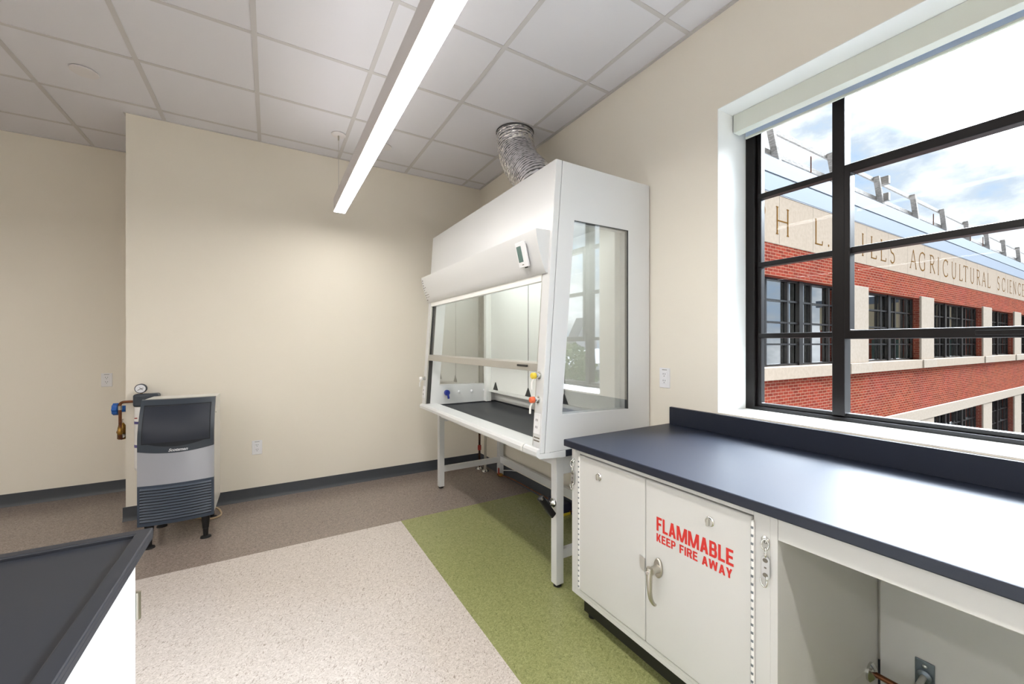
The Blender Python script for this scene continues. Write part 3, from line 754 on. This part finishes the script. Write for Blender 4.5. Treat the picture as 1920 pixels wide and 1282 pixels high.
# red lettering: heavy condensed capitals
def bold_polys(ch, w, t, tz):
    R_ = lambda x0, z0, x1, z1: [(x0, z0), (x1, z0), (x1, z1), (x0, z1)]
    P_ = lambda a, b, c, d, z0=0, z1=1: [(a, z0), (b, z0), (d, z1), (c, z1)]     # bottom a-b, top c-d
    def bowl(x0, z0, x1, z1):
        cz = (z0 + z1) / 2; rz = (z1 - z0) / 2; rx = min(x1 - x0 - .001, rz * .62); cx = x1 - rx
        o = [(x0, z1)] + arc(cx, cz, rx, rz, 90, -90, 12) + [(x0, z0)]
        i = [(x0, z1 - tz)] + arc(cx, cz, rx - t, rz - tz, 90, -90, 12) + [(x0, z0 + tz)]
        return [[o[k], o[k + 1], i[k + 1], i[k]] for k in range(len(o) - 1)]
    if ch == 'F': return [R_(0, 0, t, 1), R_(0, 1 - tz, w, 1), R_(0, .42, w * .88, .42 + tz)]
    if ch == 'L': return [R_(0, 0, t, 1), R_(0, 0, w, tz)]
    if ch == 'E': return [R_(0, 0, t, 1), R_(0, 1 - tz, w * .96, 1), R_(0, .43, w * .9, .43 + tz), R_(0, 0, w, tz)]
    if ch == 'I': return [R_(0, 0, t, 1)]
    if ch == 'A': return [P_(0, t * 1.05, w / 2 - t * .55, w / 2 + t * .5), P_(w - t * 1.05, w, w / 2 - t * .5, w / 2 + t * .55), R_(w * .25, .2, w * .75, .2 + tz)]
    if ch == 'M': return [R_(0, 0, t * .95, 1), R_(w - t * .95, 0, w, 1), P_(w / 2 - t * .5, w / 2 + t * .35, 0, t * 1.25), P_(w / 2 - t * .35, w / 2 + t * .5, w - t * 1.25, w)]
    if ch == 'W':
        q = w / 4
        return [P_(q - t * .5, q + t * .5, 0, t), P_(q - t * .5, q + t * .5, 2 * q - t * .5, 2 * q + t * .5), P_(3 * q - t * .5, 3 * q + t * .5, 2 * q - t * .5, 2 * q + t * .5), P_(3 * q - t * .5, 3 * q + t * .5, w - t, w)]
    if ch == 'Y': return [R_(w / 2 - t / 2, 0, w / 2 + t / 2, .45), P_(w / 2 - t * .5, w / 2 + t * .5, 0, t * 1.1, .38, 1), P_(w / 2 - t * .5, w / 2 + t * .5, w - t * 1.1, w, .38, 1)]
    if ch == 'K': return [R_(0, 0, t, 1), P_(t * .6, t * 1.5, w - t * 1.2, w - .02, .28, 1), P_(w - t * 1.15, w, t * .9, t * 1.9, 0, .58)]
    if ch == 'B': return [R_(0, 0, t, 1)] + bowl(0, .5 - tz * .5, w * .95, 1) + bowl(0, 0, w, .5 + tz * .5)
    if ch == 'P': return [R_(0, 0, t, 1)] + bowl(0, .38, w, 1)
    if ch == 'R': return [R_(0, 0, t, 1)] + bowl(0, .42, w * .97, 1) + [P_(w - t * 1.15, w, w * .45, w * .45 + t * 1.1, 0, .46)]
    return []
def door_text(body, ya, yb, za, zb, t, tz, gap):
    wd = {'M': .93, 'W': .98, 'A': .66, 'I': t, ' ': .30, 'L': .50, 'E': .54, 'F': .52, 'B': .60, 'K': .60, 'P': .58, 'R': .62, 'Y': .62}
    tot = sum(wd[c] + gap for c in body) - gap; x = 0; mb = MB()
    k = (yb - ya) / tot; h = zb - za
    for i, c in enumerate(body):
        for j, pl in enumerate(bold_polys(c, wd[c], t, tz)):
            mb.prism([(ya + k * (x + a), za + h * b) for a, b in pl], XD - .0002, XD - .0008 - .00002 * j, 'x')
        x += wd[c] + gap
    return mb
tx = door_text('FLAMMABLE', 1.012, .722, .600, .651, .195, .17, .085)
t2 = door_text('KEEP FIRE AWAY', 1.012, .726, .560, .590, .19, .18, .10)
tx.v_ = None
tx.mesh(t2.v, t2.f)
tx.build('red_lettering', M['red'], dr_)
# chain straps hanging on the cabinet corners
def chain(y, ztop, label):
    x = CX - .0006
    t = thing('chain_hook', (x, y, ztop - .12), label, 'chain', 'chain hooks on the cabinet front')
    MB().lathe([(0, .011), (.5, .011), (1, .007)], (x, y + .004, ztop), (x - .008, y + .004, ztop), 14).build('screw_eye', M['chrome'], t, smooth=40)
    def link(c, hw, hh, r, rot):
        ca, sa = math.cos(rot), math.sin(rot)
        pts = [(hw * math.cos(a), hh * math.sin(a)) for a in [2 * PI * i / 18 for i in range(18)]]
        return MB().tube([(c[0] - p * sa, c[1] + p * ca, c[2] + q) for p, q in pts], r, 8, closed=True)
    link((x - .012, y, ztop - .010), .009, .015, .0025, .5).build('link', M['chrome'], t, smooth=60)
    link((x - .012, y - .001, ztop - .032), .007, .013, .0022, -.9).build('link', M['chrome'], t, smooth=60)
    # drop plate with two eyes
    zc = ztop - .077
    def stad(hw, hh):
        return [(y + hw * math.cos(a), zc + (hh - hw) * (1 if math.sin(a) >= 0 else -1) + hw * math.sin(a)) for a in [2 * PI * (i + .5) / 24 for i in range(24)]]
    MB().prism(stad(.0115, .034), x - .010, x - .006, 'x').build('strap_plate', M['zinc'], t, bevel=.001)
    ey = MB()
    for dz in (.021, -.021): ey.prism([(y + .007 * math.cos(2 * PI * i / 14), zc + dz + .006 * math.sin(2 * PI * i / 14)) for i in range(14)], x - .0112, x - .0098, 'x')
    ey.obox((x - .0105, y, zc), (0, 1, 0), (0, 0, 1), (1, 0, 0), .003, .002, .0005)
    ey.build('plate_hole', M['print'], t)
    MB().tube(smooth_path([(x - .008, y - .004, zc - .022), (x - .014, y - .006, zc - .036), (x - .014, y - .004, zc - .05), (x - .014, y + .003, zc - .054), (x - .014, y + .009, zc - .046), (x - .014, y + .012, zc - .034)], 5), .0026, 8).build('hook', M['chrome'], t, smooth=60)
chain(.626, .722, 'small chain with steel strap and hook right of the flammable door')
chain(1.492, .736, 'small steel chain and hook at the cabinet corner next to the fume hood')
# knee space: apron, back panel, far support
KS = thing('knee_space_frame', (1.6, 0, .73), 'pale apron frame of the open knee space under the worktop', 'desk frame')
MB().box(CX, CX + .02, -1.0, .5975, .733, ZC1).build('front_apron', M['cab'], KS, bevel=.002)
MB().box(CX + .02, CX + .05, .585, .5975, .727, ZC1).build('corner_bracket', M['cab'], KS, bevel=.001)
MB().box(XR - .022, XR - .018, -1.0, .590, .0, ZC1).build('back_panel', M['cab'], KS)
MB().box(CX, XR - .018, -1.58, -1.001, .0, ZC1).build('end_support', M['cab'], KS, bevel=.002)
# copper pipe from cabinet side and steel pipe from wall plate
cp = thing('copper_pipe', (1.876, .59, .09), 'copper pipe leaving the cabinet side through a chrome collar', 'pipe')
MB().cyl((1.876, .594, .097), (1.876, -.45, .097), .0095, seg=16).build('pipe', M['copper'], cp, smooth=40)
MB().cyl((1.876, .40, .097), (1.876, .385, .097), .013, seg=16).build('coupling', M['copper'], cp, smooth=40)
MB().lathe([(0, .033), (.35, .033), (.6, .026), (1, .014)], (1.876, .5978, .097), (1.876, .578, .097), 28).build('collar', M['chrome'], cp, smooth=40)
sp = thing('wall_bracket_pipe', (1.95, .47, .12), 'steel pipe on a grey screw plate at the back of the knee space', 'pipe bracket')
MB().box(XR - .027, XR - .0225, .445, .495, .09, .19).build('mounting_plate', M['steel'], sp, bevel=.002)
for dz in (.108, .172): MB().lathe([(0, .007), (.6, .006), (1, .003)], (XR - .027, .47, dz), (XR - .031, .47, dz), 12).build('screw_head', M['zinc'], sp, smooth=40)
MB().lathe([(0, .02), (.6, .02), (1, .013)], (XR - .027, .47, .14), (XR - .04, .47, .14), 20).build('locknut', M['steel'], sp, smooth=40)
MB().tube([(XR - .035, .47, .14), (XR - .14, .47, .125), (XR - .26, .47, .11)], .0085, 12).build('pipe', M['alu'], sp, smooth=40)

# ------------------------------------------------------------------ island bench, lower left
ZI = .85
IX, IY = -.240, 1.277
it = thing('island_worktop', (-1.4, 0, ZI - .03), 'black island top with raised rim at lower left', 'worktop')
rw = .028
itb = MB()
itb.ring([(-2.6, -1.4), (IX, -1.4), (IX, IY), (-2.6, IY)], [(-2.6 + rw, -1.4 + rw), (IX - rw, -1.4 + rw), (IX - rw, IY - rw), (-2.6 + rw, IY - rw)], ZI - .012, ZI, 'z')
itb.box(-2.6, IX, -1.4, IY, ZI - .026, ZI - .0085)
itb.build('tray_top', M['epoxy2'], it, bevel=.003)
ib = thing('island_cabinet', (-1.4, 0, 0), 'white island base cabinet under the rimmed black top', 'cabinet')
BX, BY = IX - .036, IY - .036
MB().box(-2.56, BX, -1.36, BY, .1, ZI - .0265).build('body', M['cab'], ib, bevel=.002)
MB().box(-2.50, BX - .06, -1.30, BY - .06, 0, .1).build('toe_kick', M['black'], ib)
for k in range(4):
    ya = BY - .03 - k * .62
    d = MB().box(BX + .0005, BX + .018, ya - .58, ya, .13, ZI - .05).build('door', M['cab'], ib, bevel=.003)
    for z in (.42, .70): MB().cyl((BX + .020, ya + .006, z - .03), (BX + .020, ya + .006, z + .03), .006, seg=10).build('hinge', M['nickel'], d, smooth=40)

# ------------------------------------------------------------------ ice machine
IM = thing('ice_machine', (-.516, 3.55, 0), 'grey and silver undercounter ice machine on black legs by the back wall', 'ice machine')
ix0, ix1 = -.708, -.322
def fbase(z): return 3.352 + (0.105 * ((z - .68) / .25) ** 1.7 if z > .68 else 0.0)
def fy(u, z): return fbase(z) - .026 * (1 - (2 * u - 1) ** 2)
def zone(name, m, u0, u1, z0, z1, off, back=.03, nu=18, nv=14, parent=None, sag0=0, sag1=0):
    def Z(u, v):
        q = u0 + (u1 - u0) * u; sg = 1 - (2 * q - 1) ** 2
        a, b = z0 - sag0 * sg, z1 - sag1 * sg
        return a + (b - a) * v
    F = lambda u, v: (ix0 + (ix1 - ix0) * (u0 + (u1 - u0) * u), fy(u0 + (u1 - u0) * u, Z(u, v)) - off, Z(u, v))
    B = lambda u, v: (ix0 + (ix1 - ix0) * (u0 + (u1 - u0) * u), fbase(Z(u, v)) + back, Z(u, v))
    return MB().sheet(F, B, nu, nv).build(name, m, parent or IM, smooth=35)
# sheet metal cabinet: side profile follows the leaning front
prof = [(fbase(z) + .031, z) for z in [.155 + .77 * i / 14 for i in range(15)]]
prof = [(3.77, .155)] + prof + [(3.77, .918)]
MB().prism(prof, ix0 + .001, ix1 - .001, 'x').build('cabinet_body', M['icewhite'], IM, bevel=.002)
bez = zone('upper_bezel', M['slate'], 0, 1, .617, .928, 0, sag0=.02)
dr0 = zone('bin_door', M['door'], .065, .935, .668, .888, .006, back=-.01)
zone('door_shadow_gap', M['louverdark'], .05, .95, .660, .896, .0012, back=-.005, parent=dr0)
# scooped pull under the door
sc = MB()
n = 20
F = lambda u, v: (ix0 + (ix1 - ix0) * (.08 + .84 * u), fy(.08 + .84 * u, .66) - .004, .668 - (.030 * (1 - (2 * u - 1) ** 2)) * (1 - v) + .0 * v)
B = lambda u, v: (ix0 + (ix1 - ix0) * (.08 + .84 * u), fbase(.66) - .002 + 0.01, .668 - (.030 * (1 - (2 * u - 1) ** 2)) * (1 - v))
MB().sheet(F, B, 20, 3).build('door_pull_recess', M['louverdark'], dr0, smooth=35)
zone('silver_panel', M['silver'], 0, 1, .402, .6165, .001, sag1=.02)
gr = zone('louver_grille', M['louver'], 0, 1, .150, .4015, 0)
NS = 12
for k in range(NS):
    z = .172 + k * .0178
    zone('louver_gap', M['louverdark'], .035, .965, z, z + .0072, .0012, back=-.01, nv=1, parent=gr)
    F = lambda u, v, z=z: (ix0 + (ix1 - ix0) * (.035 + .93 * u), fy(.035 + .93 * u, z) - .0015 - .007 * (1 - v), z + .0068 + .0105 * v)
    B = lambda u, v, z=z: (ix0 + (ix1 - ix0) * (.035 + .93 * u), fbase(z) - .004, z + .0068 + .0105 * v)
    MB().sheet(F, B, 18, 1).build('louver_slat', M['louver'], gr)
vs, fs = text_verts('Scotsman', .35, .03)
def onfront(u, v, t):
    uu = .40 + .255 * u; z = .606 + .019 * v
    return (ix0 + (ix1 - ix0) * uu, fy(uu, z) - .0006 - .001 * t, z)
MB().mesh([onfront(*p) for p in vs], fs).build('badge_lettering', M['badge'], bez)
for (lx, ly) in ((-.368, 3.375), (-.655, 3.375), (-.368, 3.73), (-.655, 3.73)):
    l = MB().lathe([(0, .013), (.02, .014), (.35, .016), (.36, .018), (1, .026)], (lx, ly, .012), (lx, ly, .156), 14).build('leg', M['black'], IM, smooth=40)
    MB().lathe([(0, .031), (.5, .029), (1, .012)], (lx, ly, 0), (lx, ly, .016), 20).build('foot', M['rubber'], l, smooth=40)
MB().box(ix1 - .0012, ix1 + .0006, 3.52, 3.66, .84, .885).build('side_vent', M['icewhite'], IM)
MB().lathe([(0, .004), (.5, .004), (1, .002)], (ix1 - .001, 3.46, .82), (ix1 + .004, 3.46, .82), 10).build('screw', M['nickel'], IM)
# drain tube loop by the rear leg
dt = MB().tube(smooth_path([(-.36, 3.80, .05), (-.33, 3.79, .03), (-.315, 3.74, .008), (-.345, 3.69, .008), (-.40, 3.70, .008), (-.5, 3.80, .008)], 6), .007, 8).build('drain_hose', mat('clear_tan_hose', (170, 150, 120), .4), smooth=40)
tag(dt, 'thin tan hose looped on the floor behind the ice machine leg', 'hose')

# ------------------------------------------------------------------ water filter, pipe, valve and regulator beside the ice machine
WF = thing('water_filter', (-.80, 3.93, .5), 'grey water filter head with white cartridge on the back wall', 'water filter')
hd = MB().box(-.842, -.70, 3.870, 3.955, .838, .928).build('filter_head', M['slate'], WF, bevel=.014, seg=4)
MB().box(-.835, -.72, 3.955, YB - .0005, .80, .92).build('wall_bracket', M['black'], WF)
MB().cyl((-.79, 3.912, .40), (-.79, 3.912, .836), .050, seg=28).build('filter_cartridge', M['label'], WF, smooth=40)
MB().lathe([(0, .02), (.5, .045), (1, .0505)], (-.79, 3.912, .36), (-.79, 3.912, .40), 28).build('cartridge_base', M['label'], WF, smooth=40)
for z, h in ((.715, .009), (.545, .010)): MB().cyl((-.79, 3.912, z), (-.79, 3.912, z + 2 * h), .0508, seg=28).build('label_band', M['purple'], WF, smooth=40)
MB().box(-.83, -.815, 3.8635, 3.868, .755, .762).build('label_mark', M['redh'], WF)
MB().cyl((-.80, 3.90, .93), (-.80, 3.90, .942), .008, seg=12).build('gauge_stem', M['brass'], WF, smooth=40)
gg = MB().lathe([(0, .030), (.1, .034), (.85, .034), (1, .031)], (-.80, 3.905, .968), (-.80, 3.876, .968), 28).build('pressure_gauge', M['slate'], WF, smooth=40)
MB().cyl((-.80, 3.877, .968), (-.80, 3.8752, .968), .0285, seg=28).build('dial', M['dial'], gg, smooth=40)
nd = MB(); nd.obox((-.80, 3.8746, .965), (1, 0, .5), (0, 1, 0), (-.5, 0, 1), .018, .0005, .0016); nd.obox((-.796, 3.8744, .967), (1, 0, -.9), (0, 1, 0), (.9, 0, 1), .013, .0005, .0013)
nd.build('needle', M['slot'], gg)
PA = thing('regulator_pipe', (-.93, 3.95, .6), 'copper elbow pipe with brass pressure regulator at the wall corner', 'pipe')
MB().tube(smooth_path([(-.844, 3.94, .872), (-.885, 3.945, .872), (-.915, 3.95, .868), (-.928, 3.955, .848), (-.928, 3.96, .80), (-.928, 3.965, .62)], 6), .0095, 12).build('pipe', M['copper'], PA, smooth=40)
MB().cyl((-.928, 3.9575, .845), (-.928, 3.959, .815), .0115, seg=14).build('solder_cuff', M['nickel'], PA, smooth=40)
MB().lathe([(0, .011), (.1, .0145), (.5, .0145), (.55, .0125), (.9, .0125), (1, .010)], (-.93, 3.965, .635), (-.93, 3.965, .692), 14).build('union_fitting', M['brass'], PA, smooth=40)
rg = MB().lathe([(0, .020), (.05, .026), (.38, .026), (.4, .030), (.5, .030), (.52, .026), (.85, .020), (1, .010)], (-.932, 4.02, .592), (-.932, 4.02, .712), 20).build('pressure_regulator', M['brass'], PA, smooth=40)
MB().cyl((-.932, 4.02, .712), (-.932, 4.02, .735), .004, seg=8).lathe([(0, .009), (1, .009)], (-.932, 4.02, .735), (-.932, 4.02, .740), 12).build('adjusting_screw', M['nickel'], rg, smooth=40)
MB().lathe([(0, .016), (.7, .016), (1, .010)], (-.922, 4.0, .622), (-.922, 3.972, .618), 16).build('gauge_plug', M['chrome'], rg, smooth=40)
MB().tube([(-.93, 3.965, .632), (-.93, 3.968, .612), (-.925, 3.985, .605)], .012, 10).build('elbow', M['copper'], rg, smooth=40)
BV = thing('blue_valve', (XC, 4.04, .812), 'blue plastic handwheel valve sticking out at the wall corner', 'valve')
MB().lathe([(0, .026), (.12, .026), (.14, .0235), (1, .0235)], (XC - .0003, 4.04, .812), (XC - .052, 4.04, .812), 20).build('valve_body', M['blue'], BV, smooth=40)
MB().lathe([(0, .030), (.05, .034), (1, .034)], (XC - .0003, 4.04, .812), (XC - .008, 4.04, .812), 20).build('wall_collar', M['slot'], BV, smooth=40)
hw = MB()
star = []
for i in range(32):
    a = 2 * PI * i / 32; r = .041 + .004 * math.cos(8 * a); star.append((4.04 + r * math.cos(a), .812 + r * math.sin(a)))
hw.prism(star, XC - .084, XC - .052, 'x'); hw.build('handwheel', M['blue'], BV, bevel=.004)

# ------------------------------------------------------------------ outside: brick wing across the court
FA = math.radians(-0.82)
FB = thing('brick_building', (8.96, 4.7, 0), 'red brick and limestone building with carved frieze outside the window', 'building')
FB.rotation_euler = (0, 0, FA)
ORG[FB.name] = Vector((0, 0, 0))         # the parts below are in the facade's own frame: x along, -y outward
S0, S1 = -6.4, 44.0
DEP = 9.0
bays = [(0.0, 4.10, 2), (5.36, 9.45, 2), (10.67, 16.68, 3), (18.02, 22.05, 2), (23.42, 27.5, 2), (28.8, 34.8, 3), (36.1, 40.2, 2)]
def brick_part(zt, zb):
    b = MB(); b.box(S0, S1, 0, .3, zb, zt); return b
bw = MB()
bw.box(S0, S1, 0, .35, 2.80, 3.50); bw.box(S0, S1, 0, .35, -.85, .50); bw.box(S0, S1, 0, .35, -8, -3.5)
cuts = [S0] + [v for a, b, n in bays for v in (a, b)] + [S1]
for i in range(0, len(cuts), 2):
    bw.box(cuts[i], cuts[i + 1], 0, .35, .50, 2.80); bw.box(cuts[i], cuts[i + 1], 0, .35, -3.5, -.85)
bw.build('brick_wall', M['brick'], FB)
MB().box(S0, S1, .36, DEP, -8, 5.3).build('wall_core', M['roof'], FB)
fz = MB().box(S0, S1, -.01, .36, 3.50, 4.595).build('limestone_frieze', M['lime'], FB, bevel=.01)
jn = MB(); s = -5.3
while s < S1:
    jn.box(s - .006, s + .006, -.0112, .0, 3.52, 4.59); s += 1.52
jn.build('panel_joints', M['joint'], fz)
fc = MB()
fc.prism([(.1, 4.62), (-.02, 4.62), (-.02, 5.00), (.1, 5.01)], S0, S1, 'x'); fc.prism([(.3, 5.04), (-.02, 5.04), (.0, 5.40), (.3, 5.41)], S0, S1, 'x')
fc.box(S0, S1, .0, .4, 4.62, 5.3)
fc_o = fc.build('metal_fascia', M['fascia'], FB)
fj = MB(); fj.box(S0, S1, -.005, .1, 5.005, 5.04); fj.box(S0, S1, -.015, .1, 4.595, 4.62); fj.build('fascia_shadow_joint', M['fasciaj'], fc_o)
sb = MB().box(-.35, S1, -.09, .3, .50, .78).build('sill_band', M['lime'], FB, bevel=.01)
MB().box(S0, S1, -.07, .3, -1.21, -.85).build('lower_band', M['lime2'], FB, bevel=.01)
for i in range(len(bays) - 1):
    a, b = bays[i][1], bays[i + 1][0]
    MB().box(a, b, -.05, .34, .7805, 2.87).build('pier', M['lime2'], FB, bevel=.012)
    MB().box(a, b, -.05, .34, -3.5, -1.2105).build('pier', M['lime2'], FB, bevel=.012)
    MB().box(a - .02, b + .02, -.12, .3, .505, .7795).build('pier_base', M['lime2'], FB, bevel=.01)
def ext_window(a, b, units, z0, z1, rows, lower=False):
    fr = MB(); y0, y1 = .16, .22
    fr.box(a, b, y0, y1, z0, z0 + .05); fr.box(a, b, y0, y1, z1 - .05, z1); fr.box(a, a + .06, y0, y1, z0, z1); fr.box(b - .06, b, y0, y1, z0, z1)
    uw = (b - a) / units
    for k in range(units):
        u0 = a + k * uw
        if k: fr.box(u0 - .09, u0 + .09, y0 - .03, y1, z0, z1)
        for f in (.27, .73): fr.box(u0 + uw * f - .035, u0 + uw * f + .035, y0, y1, z0, z1)
    for r in range(1, rows):
        z = z0 + (z1 - z0) * r / rows
        fr.box(a, b, y0 + .005, y1, z - .02, z + .02)
    w = fr.build('window', M['bronze'], FB)
    MB().box(a + .02, b - .02, .235, .240, z0 + .02, z1 - .02).build('pane', M['extpane'], w)
    MB().box(a, b, .34, .345, z0, z1).build('dim_interior', M['extdark'], w)
    # sunk green panes of the opening lights show behind the wide panes
    gp = MB()
    for k in range(units):
        u0 = a + k * uw; gp.box(u0 + uw * .30, u0 + uw * .70, .3, .31, z0 + .1, z0 + (z1 - z0) * .42)
    gp.build('opening_light', M['extdark2'], w)
for (a, b, n) in bays:
    ext_window(a, b, n, .7805, 2.80, 4); ext_window(a, b, n, -3.5, -1.2105, 4)
# carved Roman lettering, built from thick and thin strokes with serifs
def letter(ch, x, z, w, h):
    th = h * .085; tn = h * .05; sf = h * .16
    out = []
    def st(p, q, t): out.append(([p, q], t))
    def serif(cx, y, half=sf * .5): out.append(([(cx - half, y), (cx + half, y)], tn * .8))
    if ch == 'I': st((w / 2, 0), (w / 2, h), th); serif(w / 2, 0); serif(w / 2, h)
    elif ch == 'H':
        for c in (w * .14, w * .86): st((c, 0), (c, h), th); serif(c, 0); serif(c, h)
        st((w * .14, h * .5), (w * .86, h * .5), tn)
    elif ch == 'L': st((w * .2, 0), (w * .2, h), th); serif(w * .2, h); serif(w * .2, 0); st((w * .2, 0), (w, 0), tn); st((w, 0), (w * 1.03, h * .16), tn)
    elif ch == 'P': st((w * .25, 0), (w * .25, h), th); serif(w * .25, 0); serif(w * .15, h); out.append(([(w * .25, h)] + arc(w * .5, h * .73, w * .42, h * .27, 90, -90, 10) + [(w * .25, h * .46)], tn * 1.3))
    elif ch == 'R': st((w * .22, 0), (w * .22, h), th); serif(w * .22, 0); serif(w * .14, h); out.append(([(w * .22, h)] + arc(w * .48, h * .75, w * .34, h * .25, 90, -90, 10) + [(w * .22, h * .5)], tn * 1.3)); st((w * .5, h * .5), (w * .98, 0), th)
    elif ch == 'A': st((w * .05, 0), (w * .5, h), tn); st((w * .5, h), (w * .95, 0), th); st((w * .22, h * .36), (w * .78, h * .36), tn); serif(w * .05, 0); serif(w * .95, 0)
    elif ch in 'GC':
        out.append((arc(w * .55, h * .5, w * .5, h * .5, 50, 310, 18), th * .85))
        st((w * .88, h * .72), (w * .9, h * .98), tn)
        if ch == 'G': st((w * .88, h * .08), (w * .88, h * .45), th); serif(w * .88, h * .45)
        else: st((w * .88, h * .24), (w * .92, h * .08), tn)
    elif ch == 'U': out.append(([(w * .15, h), (w * .15, h * .35)] + arc(w * .5, h * .35, w * .35, h * .35, 180, 360, 12) + [(w * .85, h)], th * .8)); serif(w * .15, h); serif(w * .85, h)
    elif ch == 'T': st((w / 2, 0), (w / 2, h), th); serif(w / 2, 0); st((0, h), (w, h), tn); st((0, h), (0, h * .86), tn); st((w, h), (w, h * .86), tn)
    elif ch == 'E':
        st((w * .2, 0), (w * .2, h), th); serif(w * .15, 0); serif(w * .15, h)
        for zz, e_ in ((0, 1.0), (h * .52, .75), (h, .92)): st((w * .2, zz), (w * e_, zz), tn)
    elif ch == 'N': st((w * .12, 0), (w * .12, h), tn); st((w * .12, h), (w * .88, 0), th); st((w * .88, 0), (w * .88, h), tn); serif(w * .12, 0); serif(w * .88, h); serif(w * .1, h)
    elif ch == 'S': out.append((arc(w * .5, h * .75, w * .36, h * .25, 30, 270, 12) + arc(w * .5, h * .25, w * .4, h * .25, 90, -150, 12), th * .85))
    elif ch == '.': st((w / 2, 0), (w / 2, h * .09), th)
    return [([(x + a, z + b) for a, b in pl], t) for pl, t in out]
lt = MB()
def stroke(pl, t, y):
    n = len(pl)
    L = []
    for i, p in enumerate(pl):
        a = Vector(pl[max(i - 1, 0)]); b = Vector(pl[min(i + 1, n - 1)]); d = (b - a).normalized(); nn = Vector((-d.y, d.x)) * t / 2
        L.append((Vector(p) + nn, Vector(p) - nn))
    for i in range(n - 1):
        q = [L[i][0], L[i + 1][0], L[i + 1][1], L[i][1]]
        lt.prism([(v.x, v.y) for v in q], y, y + .004, 'y')
lets = [('P', -.27, .50), ('H', .60, .62), ('L', 2.36, .40), ('.', 3.0, .18), ('H', 3.98, .62), ('I', 4.98, .2), ('L', 5.58, .40), ('L', 6.26, .40), ('S', 6.95, .40),
        ('A', 8.58, .56), ('G', 9.36, .60), ('R', 10.34, .56), ('I', 11.15, .2), ('C', 11.72, .60), ('U', 12.68, .58), ('L', 13.60, .40), ('T', 14.15, .52), ('U', 15.0, .56), ('R', 15.86, .54), ('A', 16.66, .58), ('L', 17.5, .42),
        ('S', 19.08, .42), ('C', 19.9, .58), ('I', 20.86, .2), ('E', 21.3, .42), ('N', 22.0, .60), ('C', 22.95, .58), ('E', 23.84, .42)]
for ch, s, w in lets:
    for pl, t in letter(ch, s, 3.735, w, .595): stroke(pl, t, -.0135)
lt.build('carved_lettering', M['engrave'], fz)
# timber guard rail on the roof edge
GR = thing('guard_rail', (8.96, 4.7, 0), 'weathered timber guard rail along the roof edge of the brick building', 'railing')
GR.rotation_euler = (0, 0, FA); ORG[GR.name] = Vector((0, 0, 0))
yr = .32
for i in range(11):
    s = 1.22 + i * 2.98
    MB().obox((s - .14, yr - .05, 5.96), (1, 0, 0), (0, 1, 0), (-.42, 0, 1), .065, .07, .45).build('post', M['wood'], GR, bevel=.008)
for z in (6.33, 5.78):
    MB().box(-6, 34, yr + .025, yr + .07, z - .06, z + .06).build('rail', M['wood'], GR, bevel=.006)
for z in (6.34, 5.82):
    MB().box(7.28, 7.44, yr - .2, yr + .02, z - .12, z + .12).build('clamp_block', M['wood'], GR, bevel=.01)
for s in (2.45, 11.2, 15.6, 17.4):
    MB().cyl((s, .1, 5.5), (s, .1, 5.9), .014, seg=8).build('lightning_rod', M['copper'], FB)
# ground, distant wing, house, tree: seen in reflections
struct(MB().box(-60, 140, -120, 60, -8.2, -8).build('ground', M['asphalt'], org=(0, 0, 0)))
DW = thing('distant_wing', (58, -9, -8), 'tan and brick wing mirrored in the panes of the brick building', 'building')
MB().box(58, 70, -15, 2, -8, 3.0).build('brick_base', M['brick'], DW)
MB().box(57.9, 70, -15, 2, 3.0, 5.8).build('stone_upper', M['tan'], DW)
MB().box(57.6, 70, -15.3, 2.3, 5.8, 6.6).build('roof_edge', M['fascia'], DW)
for k in range(4):
    y = -14 + k * 4.1
    for z in (-0.4, -5.2):
        w = MB().box(57.85, 57.98, y, y + 2.8, z, z + 2.2).build('window', M['extdark2'], DW)
HS = thing('distant_house', (46, -56, -8), 'pale grey house with two gables beyond the lawn mirrored in the hood glass', 'house')
MB().box(34, 62, -62, -52, -8, -2.2).build('wall', M['siding'], HS)
MB().prism([(-62.5, -2.2), (-51.5, -2.2), (-57, .4)], 33.5, 62.5, 'x').build('roof', M['shingle'], HS)
for xx in (40.5, 58):
    gb = MB().prism([(xx - 3, -2.2), (xx + 3, -2.2), (xx + 3, 1.6), (xx, 7.0), (xx - 3, 1.6)], -66, -62.6, 'y').build('gable', M['shingle'], HS)
for k in range(7): MB().box(36 + k * 3.6, 37.8 + k * 3.6, -52.0, -51.9, -5.4, -3.4).build('window', M['extdark'], HS)
def tree(x, y, ht, r, label):
    t = thing('leafy_tree', (x, y, -8), label, 'tree', 'trees on the lawn')
    MB().cyl((x, y, -8), (x, y, -8 + ht * .6), .22, .12, 10).build('trunk', M['bark'], t, smooth=40)
    cr = MB()
    for k in range(2400):
        d = Vector((random.gauss(0, 1), random.gauss(0, 1), random.gauss(0, .8))).normalized() * r * random.uniform(.55, 1) ** .5
        c = Vector((x, y, -8 + ht - r * .9)) + Vector((d.x, d.y, d.z * .85))
        a = Vector((random.uniform(-1, 1), random.uniform(-1, 1), random.uniform(-1, 1))).normalized(); b = a.orthogonal().normalized(); sz = random.uniform(.08, .17)
        cr.mesh([c - a * sz, c + b * sz * .6, c + a * sz, c - b * sz * .6], [(0, 1, 2, 3)])
    cr.build('crown', M['leaf'], t)
tree(13.2, -13.8, 9.6, 2.0, 'green tree below the window mirrored in the hood glass, nearest the house')
tree(44, -26, 9.0, 3.4, 'green tree standing further out on the lawn beyond the court')
